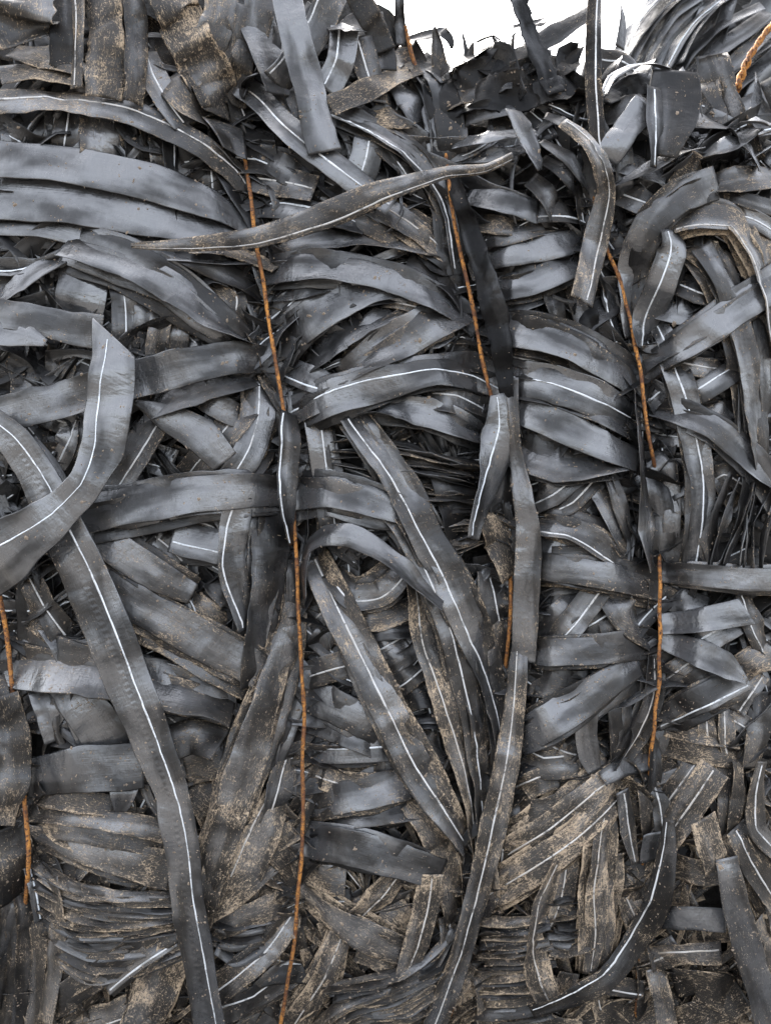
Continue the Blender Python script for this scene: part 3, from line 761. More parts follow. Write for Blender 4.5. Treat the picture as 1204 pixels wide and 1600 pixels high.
S('560 992 24, 600 986 30, 650 984 26', 5, d=.3, tilt=8)
S('470 990 38, 490 970 40, 515 945 36', 4, st=0, d=.4)
S('480 1030 40, 500 1010 40, 520 960 36', 3, d=.4, tone=.2)
S('470 1060 42, 510 1046 46, 552 1036 42', 4, st=.1, d=.5)
S('572 1026 32, 600 1012 36, 632 994 32', 4, st=0, d=.5)
S('590 1050 36, 620 1030 38, 650 1010 36', 4, d=.4, tone=.2)
S('604 1080 36, 634 1062 40, 664 1036 36', 4, st=.2, d=.5)
S('620 1095 50, 650 1085 50, 690 1080 44', 3, d=.5, tone=.3)
S('640 1125 12, 670 1122 12, 700 1124 12', 5, d=.2, tone=.2)
S('640 1135 10, 670 1132 10, 700 1136 10', 5, d=.2, tone=.2)
S('640 1145 30, 670 1160 36, 700 1180 30', 3, d=.5, tone=.3)
S('776 616 22, 784 668 58, 766 735 66, 747 792 46, 738 842 26', 12.5, 'bright striped strip hanging beside the second wire, pointed at both ends', st=(.1, .2, .4, .4), d=.2, raw=True, tilt=10, twist=0, curl=.06)
S('806 716 34, 790 760 42, 768 806 28', 9, d=.25, tilt=10)
S('752 800 28, 776 842 52, 797 900 26', 10, 'small mud-caked folded flap right of the middle slopes', d=.85, tone=.3, curl=.1, rough=2)
S('700 730 70, 715 780 74, 720 850 60', 4, d=.3, tone=.8)
S('760 890 50, 770 950 54, 778 1010 44', 5, d=.5, st=-.2)
S('772 930 46, 778 990 48, 782 1060 40', 6, d=.6)
S('800 590 20, 804 700 20, 816 770 32, 824 820 38, 824 890 42, 820 960 42, 818 1035 36', 10, 'long upright grey strip covering the second wire, right of centre', d=.45, raw=True, tilt=8, twist=0)
S('794 640 14, 796 720 16, 792 800 14', 9, d=.2, tone=.7)
S('812 1000 24, 805 1095 34, 790 1200 40, 766 1310 44, 744 1400 38, 722 1480 38, 692 1565 40, 664 1640 38', 10, 'long striped strip running down over the second wire to the bottom', st=(.3, .05, .05, 0, 0, 0), d=.5, raw=True, tilt=6, twist=0)
S('762 1040 50, 764 1110 54, 758 1200 46', 5, d=.75, rough=2)
S('740 1180 40, 745 1240 44, 742 1300 36', 4, d=.7, tone=.3)
# ---- right, second band
S('758 404 46, 830 390 46, 915 374 38', 4, 'smooth strip right of the jet black strip, upper of two', d=.25, tilt=12, twist=0)
S('768 452 46, 830 440 48, 902 412 40', 5, 'smooth strip right of the jet black strip, lower of two', d=.2, tilt=12, twist=0)
S('790 475 40, 815 470 44, 850 462 40', 3, d=.15, tilt=10)
S('850 440 30, 866 470 34, 876 520 30', 4, d=.4, tone=.3, tilt=10)
S('890 440 30, 910 500 30, 935 560 26', 3, d=.4, tone=.6)
S('945 430 26, 955 490 26, 972 560 22', 5, d=.3, tone=.3, st=.6)
S('965 420 30, 980 480 30, 985 540 26', 4, d=.3, tilt=14)
S('776 512 54, 850 524 56, 920 554 58, 972 588 50, 1012 632 24', 8, 'broad smooth strip running from the second wire to the rightmost wire', d=.22, tilt=12, curl=.1, twist=0)
S('780 556 20, 840 570 22, 890 585 18', 6, d=.4, tone=.5, st=-.3)
S('780 590 50, 860 602 56, 930 626 56, 995 660 44', 7, 'striped strip curving down right to the rightmost wire', st=(-.1, -.1, .0, 0), d=.25, tilt=10, curl=.1, twist=0)
S('790 632 42, 860 658 52, 920 686 54, 995 720 42', 8, 'plain wide strip below the striped one at the right, cut at its left end', d=.2, tilt=12, twist=0)
S('796 700 54, 870 726 62, 960 722 44', 5, 'fan-shaped plain strip low between the second and rightmost wires', d=.35, tilt=12)
S('820 790 40, 860 770 44, 905 735 40', 4, st=.2, d=.4)
S('850 800 40, 890 780 44, 930 735 40', 3, st=.3, d=.5, tone=.2)
S('880 700 30, 930 690 34, 980 700 30', 4, d=.3, tone=.4)
S('940 660 30, 950 690 34, 965 740 30', 4, st=.1, d=.4, tone=.3)
S('950 740 26, 968 790 28, 985 850 24', 6, d=.4, tilt=-10)
S('930 760 30, 955 810 30, 975 860 26', 5, d=.4, tone=.2)
S('988 610 18, 998 680 26, 1004 755 28, 1008 830 34, 1018 890 26', 9, 'narrow upright strip beside the rightmost wire', d=.4, raw=True, tilt=8)
S('1020 730 30, 1032 790 36, 1036 880 34', 7, d=.3, tone=.3, tilt=-10)
S('988 490 22, 994 560 24, 998 620 20', 7, d=.2, tone=.4)
S('1030 480 40, 1060 486 44, 1096 496 40', 3, d=.15, tilt=12)
S('1025 500 30, 1040 530 30, 1050 560 28', 4, st=.2, d=.3)
S('1050 440 40, 1090 455 44, 1130 470 36', 3, d=.4, tone=.4, st=.1)
S('1040 562 28, 1080 572 32, 1130 580 30', 4, st=-.1, d=.6)
S('1068 628 36, 1110 602 38, 1160 570 36', 5, st=-.3, d=.3)
S('1000 638 38, 1025 614 40, 1060 590 36', 4, st=.1, d=.2, tilt=10)
S('1012 670 24, 1040 650 26, 1075 640 22', 4, st=0, d=.3)
S('1015 676 30, 1040 680 34, 1080 686 30', 4, st=0, d=.3)
S('1090 640 44, 1130 650 46, 1160 660 40', 3, d=.5, tilt=6)
S('996 584 40, 1075 534 48, 1150 484 50, 1235 430 48', 8, 'broad clean strip slanting up from the rightmost wire to the right edge', d=.3, tilt=12, twist=0, curl=.06)
S('1048 560 38, 1066 610 42, 1084 690 40, 1094 760 34, 1092 820 36, 1084 890 38', 6, 'striped upright strip right of the rightmost wire, passing under a curved strip', st=(.1, -.1, -.2, -.2, 0), d=.3)
S('1012 640 18, 1060 648 36, 1112 668 42, 1162 710 42, 1204 764 38, 1240 830 34', 8, 'plain strip curving from the rightmost wire down to the right edge', d=.3, tilt=10)
S('1092 385 34, 1122 428 36, 1150 490 38, 1168 560 38, 1176 640 36, 1182 740 26', 7, 'upright dusty strip curving down near the right edge', d=.45, tilt=-10, curl=.1)
S('1180 470 26, 1192 550 28, 1198 660 26', 6, d=.4, tone=.3)
S('1150 600 16, 1156 660 18, 1158 720 14', 6, d=.4)
S('1040 700 26, 1050 780 26, 1044 870 24', 5, d=.4, tone=.2)
S('1100 760 30, 1130 740 34, 1180 780 30', 4, d=.6, st=.1)
S('1110 720 50, 1130 740 50, 1150 790 46', 3, d=.6)
S('1100 800 26, 1105 840 28, 1112 880 24', 5, st=0, d=.4)
# ---- left, third band
S('148 836 44, 200 870 52, 250 902 50, 302 928 34', 7, 'short brownish strip under the level one, left of middle', d=.4, tilt=8, curl=.1, twist=0)
S('140 890 54, 200 935 58, 270 975 60, 340 1014 62, 420 1056 52', 7, 'wide brownish strip slanting from the longest strip to the first wire', d=.5, tilt=6, twist=0)
S('10 1028 88, 90 1042 76, 160 1052 68, 230 1066 66, 300 1086 62, 366 1106 56', 5, 'level brownish strip crossing beneath the longest striped strip', d=.45, tilt=8)
S('92 1055 56, 120 1090 66, 150 1130 72, 182 1180 70', 4, 'clean short patch of strip left of the longest strip, low', d=.2, tilt=8, twist=0)
S('66 1076 34, 78 1110 42, 92 1156 36', 3, 'small bright dented strip near the lower left wire', d=.25, tilt=14, curl=.16)
S('42 1216 58, 130 1202 72, 225 1196 70', 6, 'dark glossy level strip low at the left with a cut end', d=.2, tone=.3, tilt=8, twist=0)
S('196 1215 52, 192 1250 34, 188 1276 8', 7, d=.2, tilt=8, twist=0)
S('232 828 40, 262 850 46, 300 890 40', 3, d=.5, st=.1)
S('226 850 10, 240 836 12, 262 820 12', 5, d=.3, tone=.4)
S('222 835 10, 232 822 12, 250 808 12', 5, d=.3, tone=.4)
S('268 838 50, 300 846 56, 348 856 54', 5, 'short tape end with a level white stripe beside the curved striped strip', st=.3, d=.25, tilt=6, twist=0)
S('300 815 40, 330 822 40, 350 840 34', 3, st=0, d=.5, tone=.4)
S('376 780 42, 366 826 48, 362 870 44, 370 922 40, 382 984 20', 8, 'striped strip bending like a knee left of the first wire', st=(.3, .5, .7, .5, .3), d=.4, tilt=4)
S('330 905 36, 345 920 40, 360 940 34', 4, d=.4, tilt=10)
S('290 940 50, 320 960 50, 350 990 44', 3, d=.7, tone=.4)
S('422 790 64, 422 860 66, 416 930 62, 404 1000 50, 392 1070 30', 6, 'wide dark upright strip just left of the first wire', d=.35, tone=.3, curl=.14, tilt=-8)
S('458 920 24, 444 1015 48, 418 1100 60, 387 1190 62, 357 1280 56, 332 1360 50, 312 1450 34', 8, 'long dusty strip leaning left from the first wire to the longest strip', d=.55, tilt=6, twist=0, curl=.1)
S('455 860 20, 458 930 22, 452 1000 18', 6, d=.4, tone=.4)
S('258 1112 36, 285 1135 38, 320 1165 34', 4, st=.1, d=.5, tone=.3)
S('268 1160 50, 300 1150 58, 346 1166 48', 6, 'crumpled fold right of the longest strip, low', d=.5, curl=.3, rough=2.4, tone=.2)
S('290 1200 60, 330 1190 60, 370 1180 50', 3, d=.6)
S('300 1230 50, 330 1260 56, 350 1310 50', 4, d=.6, tone=.3)
# ---- lower left corner
S('45 1266 30, 140 1276 32, 262 1300 34', 6, d=.6, tilt=10)
S('50 1300 20, 140 1330 44, 268 1360 60', 6, 'brownish bare strip above the stack of edges, lower left', d=.5, tilt=12, twist=0)
S('55 1290 26, 150 1306 28, 255 1324 30', 5, d=.6, tilt=-6)
S('60 1240 30, 120 1252 34, 200 1262 30', 5, d=.6, tone=.3)
S('80 1570 44, 165 1515 46, 225 1474 44, 280 1444 34', 7, 'dark strip slanting up to the longest strip, bottom left', d=.35, tone=.5, tilt=-8)
S('165 1540 30, 215 1500 32, 275 1462 26', 8, 'narrow glossy strip slanting up at the bottom left', d=.3, tilt=12, st=.6)
S('275 1470 56, 252 1530 62, 205 1640 60', 6, 'speckled strip running down to the bottom edge left of the longest strip', d=.7)
S('110 1610 50, 180 1590 56, 260 1560 50', 4, d=.6, st=.2)
S('320 1560 44, 365 1526 48, 412 1486 46, 462 1418 36', 7, 'striped strip slanting up to the first wire, bottom left', st=.1, d=.45, tilt=6)
S('330 1585 40, 395 1560 46, 462 1510 40', 6, 'striped strip, lower of two beside the first wire at the bottom', st=-.2, d=.35, tilt=8)
S('330 1640 50, 400 1606 50, 460 1560 44', 5, d=.4, tilt=4)
S('310 1420 50, 360 1395 54, 420 1340 50', 5, d=.6)
S('330 1450 40, 390 1430 44, 460 1400 40', 5, d=.5, tone=.2)
S('440 1230 60, 410 1300 62, 370 1390 54', 6, d=.7, st=.6)
S('415 1280 56, 440 1320 60, 478 1360 50', 5, d=.8)
S('448 1180 50, 436 1235 52, 415 1290 46', 7, st=.1, d=.5)
S('458 1070 30, 440 1130 38, 424 1205 34', 7, 'bluish clean strip close left of the first wire, low', st=.4, d=.2, tilt=10)
S('-5 1090 60, 10 1150 74, 8 1220 74, 4 1290 40', 12, 'dusty flap in front of the leftmost wire at the left edge', d=.6, raw=True, tone=.3, rough=2, curl=.12, twist=0)
S('-14 1060 40, -2 1100 40, 20 1160 30', 10, d=.4, raw=True, tone=.5)
S('10 1290 70, 14 1340 76, 22 1400 60', 9, 'dark clenched bundle of tape at the left edge, low', d=.4, tone=.5, rough=2, curl=.2)
S('82 1370 30, 92 1430 36, 86 1500 34, 70 1600 30', 8, 'plain strip falling beside the dark folds, bottom left corner', d=.5, tilt=-10, twist=0)
S('46 1352 12, 56 1390 14, 64 1440 12', 11, 'slim striped strip continuing below the leftmost wire', st=0, d=.1)
S('30 1385 26, 42 1450 28, 40 1540 30, 30 1640 28', 10, d=.4, tone=.4, tilt=20)
S('18 1385 22, 24 1450 24, 16 1540 26, 6 1640 26', 10, d=.4, tone=.3, tilt=-25)
S('4 1385 22, 6 1450 24, -2 1540 24, -14 1640 24', 10, d=.4, tone=.4, tilt=24)
S('56 1420 24, 62 1480 26, 56 1560 28, 48 1640 26', 9, d=.5, tone=.3, tilt=-22)
# ---- lower middle
S('470 1080 50, 530 1108 56, 604 1148 42', 5, 'plain fan-like clean strip right of the first wire, below middle', d=.2, tilt=10, twist=0)
S('470 1120 40, 530 1140 44, 600 1170 36', 4, d=.4, tilt=6)
S('470 1168 44, 540 1170 46, 612 1166 42', 4, 'bright level strip with a white stripe right of the first wire, low', st=0, d=.2, tilt=10, twist=0)
S('470 1200 38, 530 1222 40, 600 1226 38', 3, 'dirty strip with a bowed stripe, under the bright level one', st=.1, d=.7, twist=0)
S('470 1258 40, 560 1242 50, 640 1224 46', 5, 'clean level strip above the pale blue-grey one, lower middle', d=.35, tilt=10, twist=0)
S('520 1280 26, 600 1272 34, 668 1262 28', 4, d=.3, tilt=10)
S('468 1310 50, 550 1325 56, 620 1344 56, 688 1366 48', 8, 'pale blue-grey shiny strip right of the first wire in the lower middle', d=.15, tilt=14, twist=0)
S('470 1350 40, 500 1370 44, 540 1376 40', 5, d=.7, tone=.3)
S('640 1250 40, 670 1290 44, 690 1340 40', 5, d=.8)
S('690 1310 50, 700 1360 54, 712 1430 46', 5, d=.75, tone=.2)
S('464 1386 36, 530 1440 46, 585 1470 50, 640 1490 44', 7, 'dirty strip slanting down right from the first wire, near the bottom', d=.6, twist=0)
S('470 1420 30, 510 1412 34, 550 1406 30', 5, st=0, d=.5, tone=.3)
S('632 1350 46, 592 1400 50, 545 1446 46', 5, 'dirty striped strip leaning left under the pale blue-grey strip', st=-.2, d=.75)
S('672 1366 42, 663 1430 44, 648 1480 42, 625 1540 24', 8, 'muddy upright striped strip ending in a point at the bottom middle', st=-.15, d=.7, twist=0)
S('600 1410 40, 625 1430 44, 640 1460 40', 4, d=.7, rough=2.4)
S('532 1460 36, 505 1525 46, 462 1590 48, 430 1640 44', 7, 'speckled striped strip leaning left beside the first wire at the bottom', st=-.15, d=.75, twist=0)
S('560 1480 50, 600 1500 50, 640 1520 44', 5, d=.8)
S('700 1430 36, 700 1470 34, 680 1510 26', 6, st=0, d=.6)
S('520 1600 40, 600 1590 44, 680 1560 40', 4, d=.7)
S('640 1600 50, 690 1560 50, 730 1500 40', 5, d=.9)
S('740 1500 40, 760 1540 44, 770 1610 40', 5, d=.8)
S('796 1230 44, 792 1300 46, 786 1370 40', 5, st=.2, d=.6)
# ---- right, third band
S('830 820 30, 886 826 36, 932 848 40, 972 884 34', 6, 'striped strip arching above the level one, right of centre', st=.6, d=.5)
S('830 838 40, 870 850 44, 920 870 40', 4, d=.35, tilt=8)
S('830 884 42, 900 892 44, 970 905 44, 1034 922 38', 8, 'level dusty strip between the second and rightmost wires', d=.45, tilt=8, twist=0)
S('1030 894 32, 1100 900 35, 1170 906 36, 1240 906 36', 9, 'level grey strip running from the rightmost wire to the right edge', d=.35, tilt=6, twist=0)
S('838 924 20, 870 920 22, 905 916 20', 4, d=.4, tone=.4)
S('836 948 28, 870 944 30, 905 940 28', 4, st=0, d=.4)
S('866 1006 40, 900 966 44, 942 908 40', 5, 'slanting striped strip in the gap under the level dusty strip', st=.2, d=.5)
S('900 990 34, 930 974 38, 966 952 34', 5, st=-.1, d=.4)
S('836 985 40, 870 965 44, 910 930 40', 4, d=.4)
S('950 925 56, 976 962 60, 1012 996 48', 6, d=.55)
S('940 950 30, 950 985 30, 955 1020 26', 5, d=.6, tone=.3)
S('830 1019 40, 910 1018 44, 990 1012 42, 1028 1010 36', 8, 'plain level strip above the broad slanting one, right of centre', d=.4, tilt=6, twist=0)
S('806 1158 52, 870 1120 56, 930 1080 50, 996 1036 36', 9, 'broad grey strip slanting up toward the rightmost wire, below middle', d=.35, tilt=8, curl=.18, twist=0)
S('830 1060 50, 860 1065 54, 905 1075 50', 5, d=.55)
S('880 1050 26, 900 1045 26, 920 1052 24', 5, d=.4, tone=.2)
S('1030 930 36, 1060 938 42, 1105 950 36', 5, d=.3, tilt=6)
S('1028 976 32, 1090 969 38, 1166 955 44', 8, 'clean cut strip end sticking out right of the rightmost wire, upper', d=.12, tilt=14, twist=0, skew=(0, 8))
S('1030 998 28, 1086 1018 42, 1136 1042 42, 1166 1066 8', 9, 'clean strip sticking out right of the rightmost wire, ending in a point', d=.2, tilt=12, twist=0)
S('1075 1020 34, 1120 990 40, 1160 965 36', 6, d=.3, st=-.3)
S('1030 1068 38, 1056 1050 40, 1090 1026 36', 5, st=0, d=.6)
S('1022 1128 32, 1090 1094 42, 1166 1058 40', 7, 'grey strip with a stripe on its lower edge, right of the rightmost wire', st=.6, d=.35, tilt=8, twist=0)
S('1062 1085 30, 1090 1060 30, 1120 1040 26', 5, d=.5, tone=.4)
S('1158 925 36, 1176 975 40, 1192 1020 36', 6, st=.3, d=.5, tone=.3)
S('1150 1050 40, 1180 1030 44, 1220 1020 40', 5, d=.7, rough=2)
S('1145 1110 34, 1165 1080 38, 1185 1050 34', 5, st=.4, d=.6)
S('1100 1110 26, 1104 1150 28, 1106 1190 24', 5, st=0, d=.7)
S('1130 1105 26, 1134 1150 28, 1136 1190 24', 5, st=.2, d=.7)
S('1140 1120 30, 1165 1135 30, 1185 1165 30', 5, st=.2, d=.6)
S('1040 1130 40, 1090 1140 44, 1150 1150 40', 4, d=.8)
S('1030 1160 40, 1090 1175 40, 1150 1180 36', 5, d=.8, tone=.3)
S('1190 1080 40, 1185 1140 40, 1170 1200 36', 5, d=.5, tone=.3, tilt=-14)
S('920 1095 34, 916 1150 38, 920 1180 36, 928 1206 22', 7, 'short upright grey strip under the broad slanting one', d=.25, twist=0)
S('955 1080 24, 962 1140 26, 958 1200 22', 6, d=.4, tone=.4)
S('985 1070 24, 980 1120 26, 968 1180 22', 6, d=.4, tone=.2)
S('1018 1020 20, 1014 1090 28, 992 1146 32, 958 1204 22', 8, 'curved dark striped strip left of the rightmost wire, low', st=-.4, d=.35, tone=.2, tilt=-10)
S('1020 1140 16, 1022 1200 18, 1016 1260 14', 8, d=.4, tone=.3)
S('940 1218 22, 975 1198 28, 1016 1190 24', 9, 'small pale strip lying level low near the rightmost wire', d=.2, tilt=22, twist=0)
S('815 1180 44, 850 1195 46, 900 1190 40', 5, d=.5, st=-.5)
S('850 1165 30, 880 1178 34, 910 1186 30', 5, st=-.2, d=.5)
# ---- lower right
S('800 1240 36, 830 1225 40, 870 1212 36', 5, st=-.3, d=.6)
S('800 1268 30, 850 1264 34, 900 1250 30', 5, d=.6, tilt=6)
S('762 1356 50, 820 1320 54, 885 1276 54, 962 1206 46', 6, 'muddy striped strip slanting up right, upper of two in the lower right', st=-.05, d=.8, twist=0)
S('745 1408 46, 830 1358 52, 900 1310 50, 972 1240 42', 7, 'muddy striped strip slanting up right, lower of two in the lower right', st=.0, d=.75, twist=0)
S('946 1262 20, 937 1325 34, 931 1400 40, 931 1460 40, 920 1520 22', 8, 'upright muddy striped strip in the lower right, wavy stripe', st=(.1, .2, .3, .1, -.1), d=.8, twist=0)
S('872 1345 26, 848 1405 34, 834 1475 30, 842 1530 44, 866 1580 44', 8, 'muddy striped strip bending down left of the upright muddy one', st=(.2, .3, .3, 0, 0), d=.8)
S('890 1330 34, 880 1400 34, 860 1450 30', 5, st=.2, d=.7)
S('965 1320 30, 958 1390 32, 948 1460 28', 6, d=.75, tilt=-10)
S('972 1235 28, 979 1290 32, 991 1350 12', 9, 'small leaf-like striped strip pointing down in the lower right', st=-.1, d=.45, twist=0)
S('1000 1210 24, 1010 1270 26, 1012 1320 22', 7, d=.5, tone=.3)
S('1025 1210 40, 1040 1260 44, 1045 1310 40', 6, st=.4, d=.4, tone=.2)
S('1022 1300 34, 1019 1322 36, 1016 1346 34', 10, 'small clean square tape end in the lower right', d=.05, tilt=14, twist=0, skew=(4, 5))
S('1098 1278 42, 1106 1310 46, 1118 1352 46', 9, 'mud-flecked square tape end right of the small clean square', d=.7, tilt=6, twist=0, skew=(4, 8))
S('1040 1312 44, 1076 1260 48, 1116 1200 44', 6, 'dirty striped strip slanting up right, above the mud-flecked square', st=.0, d=.65)
S('1032 1268 34, 1062 1226 36, 1096 1180 34', 5, st=0, d=.6)
S('1125 1190 30, 1135 1250 34, 1128 1310 30', 6, d=.6, tone=.4, curl=.2)
S('1150 1190 24, 1150 1250 26, 1140 1310 22', 7, d=.6, tone=.3, curl=.2)
S('1190 1190 34, 1180 1240 38, 1182 1296 38, 1222 1340 34', 8, 'striped strip bending at the right edge, low', st=(.1, .1, .1, -.1), d=.4, tone=.3)
S('1148 1292 46, 1174 1345 50, 1214 1410 48', 8, 'striped strip slanting down to the right edge, low', st=.1, d=.45, tone=.2)
S('1050 1350 40, 1100 1364 40, 1140 1356 34', 5, d=.7, tone=.3)
S('1044 1280 18, 1042 1330 30, 1027 1408 40, 988 1478 42, 946 1530 38, 892 1560 32, 830 1582 26', 10, 'black striped strip curving down left across the lower right corner', st=(.3, .5, .55, .5, .4), d=.35, tone=.6, raw=True, tilt=-8, twist=0)
S('968 1380 36, 985 1420 40, 1002 1466 36', 6, st=0, d=.9)
S('990 1345 40, 1005 1380 44, 1012 1440 40', 5, d=.85)
S('1060 1410 44, 1064 1400 46, 1080 1392 40', 5, d=.6)
S('1026 1432 34, 1080 1435 37, 1134 1438 36', 8, 'clean level cut strip end in the lower right corner', d=.08, tilt=14, twist=0)
S('1134 1340 38, 1150 1420 44, 1176 1510 50, 1208 1620 52', 10, 'broad grey strip sloping down to the bottom right corner', d=.3, twist=0, tilt=-4, raw=True)
S('1015 1492 34, 1070 1490 36, 1126 1488 34', 7, st=-.2, d=.6, tone=.2)
S('1014 1470 14, 1020 1490 18, 1026 1514 12', 10, d=.5, tilt=20)
S('985 1510 40, 1020 1500 40, 1060 1480 34', 6, st=.1, d=.6)
S('946 1538 32, 976 1544 34, 1006 1548 32', 7, 'small striped tape end near the bottom edge, lower right', st=.4, d=.4, twist=0, tilt=10)
S('1022 1512 26, 1034 1560 32, 1046 1625 30', 8, 'upright dusty strip at the bottom edge, left of the broad corner strip', d=.7)
S('1050 1530 60, 1100 1540 60, 1150 1560 50', 5, d=.5, tone=.5)
S('1060 1600 50, 1110 1580 54, 1160 1550 44', 5, d=.6, tone=.3)
S('900 1600 50, 960 1590 54, 1030 1600 44', 4, d=.5, tone=.6)
S('1180 1440 40, 1195 1490 44, 1220 1540 40', 8, d=.6)
S('820 1590 50, 870 1610 50, 930 1620 44', 5, d=.7)
S('890 1520 34, 880 1545 34, 865 1570 30', 6, d=.7, tone=.3)

# ---- stacks of tape pressed edge-on: only their thin edges show
def stack(top, bottom, n, L, w=26, d=.5, seed=1, tilt=66, spread=.12):
    rg = random.Random(seed)
    a, b = np.array(parse(top)), np.array(parse(bottom))
    for i in range(n):
        u = (i + rg.uniform(-spread, spread) * 2) / max(1, n - 1)
        p = a * (1 - u) + b * u
        ww = w * rg.uniform(.5, 1.25)
        pts = [(q[0] + rg.uniform(-9, 9), q[1] + rg.uniform(-3.5, 3.5), ww) for q in p]
        seed_n[0] += 1
        STACKED.append(([(x, y, w_ * math.cos(R(tilt)) * rg.uniform(.6, 1.5)) for x, y, w_ in pts], (L + rg.uniform(-1, 1)) * LAYER, seed_n[0], d * rg.uniform(.6, 1.4), rg.uniform(0, .6),
                        dict(tilt=tilt + rg.uniform(-24, 8), twist=0, curl=rg.uniform(-.1, .25), rough=1.8, nv=5, step=8)))
STACKED = []
stack('52 1352, 110 1385, 190 1400, 275 1404', '90 1500, 140 1528, 210 1520, 290 1490', 24, 6.5, d=.6, seed=1)
stack('610 690, 680 708, 745 724', '640 868, 700 866, 750 850', 24, 4, d=.5, seed=2)
stack('520 690, 570 700, 630 730', '520 740, 580 760, 640 800', 6, 2, d=.4, seed=3)
stack('505 1545, 590 1528, 670 1496, 712 1446', '560 1578, 630 1582, 694 1546, 722 1490', 18, 8, d=.5, seed=4, w=20)
stack('480 1610, 530 1570, 610 1545, 680 1510', '540 1640, 580 1600, 640 1590, 690 1560', 14, 8, d=.6, seed=5, w=20)
stack('750 1440, 800 1440, 850 1432', '752 1600, 810 1596, 870 1580', 26, 5.5, d=.6, seed=6, w=20, tilt=70)
stack('862 1400, 890 1396, 925 1384', '860 1490, 890 1494, 922 1480', 12, 4, d=.5, seed=7, w=18, tilt=70)
stack('1150 740, 1128 800, 1104 885', '1212 770, 1202 830, 1196 890', 9, 7, d=.4, seed=8, w=26, tilt=55)
stack('336 1440, 370 1448, 420 1440', '336 1486, 370 1500, 410 1480', 5, 5, d=.4, seed=9, w=22)
stack('1160 1450, 1180 1500, 1215 1560', '1190 1420, 1204 1470, 1230 1520', 4, 6, d=.6, seed=10, w=24)
stack('640 880, 700 900, 740 910', '650 1000, 700 1010, 750 1020', 5, 2, d=.5, seed=12, w=26)

# ---- the bale behind, at the top right
tmp = BACK.location
def B(path, L, st=None, d=.25, tone=0, **kw):
    seed_n[0] += 1
    g = ribbon(parse(path), L * LAYER, seed_n[0], depth=480, stripe=st, nv=7, step=8, **kw)
    o = mesh_obj('strip', g['v'], g['f'], TAPE, g['mid'], BACK, g['uv'], parent_loc=BACK.location)
    o['dirt'] = d; o['tone'] = tone; o['emboss'] = 0.0
    if st is not None:
        s = mesh_obj('white_stripe', g['sv'], g['sf'], STRIPE, g['mid'], o, parent_loc=g['mid']); s['dirt'] = d
B('940 175 16, 962 100 18, 988 46 20, 1030 -10 22, 1080 -50 22', 9, st=.4, d=.4, tilt=20)
B('960 170 18, 985 90 20, 1020 30 22, 1070 -16 22, 1140 -50 22', 7, d=.4, tilt=14)
B('985 150 20, 1010 80 22, 1050 20 24, 1110 -20 24', 5, d=.3, tilt=10)
B('930 190 18, 955 122 24, 984 66 28, 1022 14 30, 1072 -40 30', 6, d=.2, tilt=26)
B('952 190 20, 976 120 26, 1006 60 30, 1050 0 32, 1110 -40 32', 5, d=.2, tone=.3, tilt=4)
B('975 190 24, 1000 110 30, 1036 46 34, 1090 -10 36', 3, d=.3, tilt=-4)
B('1030 130 14, 1060 66 16, 1105 16 18, 1160 -20 18', 7, d=.2, st=.3, tilt=22)
B('1046 140 14, 1076 86 16, 1120 44 18, 1190 8 18', 8, d=.2, tone=.3, tilt=10)
B('1060 100 14, 1090 40 16, 1130 0 18', 9, d=.2, tilt=30)
B('1080 170 12, 1130 130 14, 1180 84 16, 1230 50 16', 10, d=.3, tilt=24)
B('1010 120 30, 1040 60 34, 1080 10 34, 1140 -30 34', 2, d=.2, tilt=-10)
B('1050 110 40, 1070 50 44, 1100 0 40', 1, d=.3, tone=.4)
B('1090 100 30, 1100 40 30, 1125 -30 28', 4, d=.4, tilt=20)
B('1110 90 24, 1128 30 24, 1145 -30 24', 6, d=.2, tilt=34)
B('1060 130 24, 1120 80 28, 1200 20 28', 8, d=.3, tilt=24)
B('1070 150 20, 1130 112 24, 1210 40 24', 9, d=.5, tilt=18)
B('1090 150 22, 1150 110 24, 1230 30 24', 7, d=.2, tilt=30)
B('1120 160 30, 1170 110 34, 1230 80 34', 5, d=.3, tilt=16)
B('1160 200 20, 1180 140 24, 1230 90 24', 6, d=.3, tilt=-10)
B('1150 170 24, 1190 150 24, 1240 140 24', 9, d=.4, tilt=30)
B('1010 180 30, 1060 150 34, 1120 130 34', 3, d=.3, tilt=16)
B('1100 190 30, 1150 170 34, 1230 170 34', 3, d=.3, tone=.3)
B('1170 60 40, 1190 10 40, 1220 -40 40', 2, d=.3, tone=.4)
B('1000 210 30, 1040 190 34, 1100 185 34', 2, d=.3, tone=.4)
B('1020 40 40, 1060 100 40, 1100 170 40', 0, d=.3, tone=.5)
B('1130 40 40, 1150 100 40, 1170 180 40', 0, d=.3, tone=.5)
B('1180 0 50, 1220 100 50, 1230 200 50', 0, d=.3, tone=.5)
def back_core():
    pts = [(965, 330), (985, 160), (1006, 95), (1040, 40), (1090, -20), (1200, -80), (1700, -90), (1700, 330)]
    V = []
    for dep in (500, 1300):
        for x, y in pts:
            p = project(np.array(float(x)), np.array(float(y)), np.array(500.0)); V.append((p[0], dep * PX, max(p[2], -0.78) if y < 330 else -0.78))
    n = len(pts)
    F = [list(range(n))[::-1], list(range(n, 2 * n))] + [[i, (i + 1) % n, n + (i + 1) % n, n + i] for i in range(n)]
    mesh_obj('core', np.array(V), F, CORE, tuple(BACK.location), BACK, smooth=False, parent_loc=BACK.location)
back_core()


# ---- pressed strips that fill the face between and behind the ones above
def dirt_at(x, y):
    v = 0.24 + 0.38 * sstep(1000, 1450, y) + 0.12 * sstep(700, 1000, x) * sstep(1000, 1250, y)
    if y < 200: v = 0.45 if x < 420 else 0.3
    return float(v)

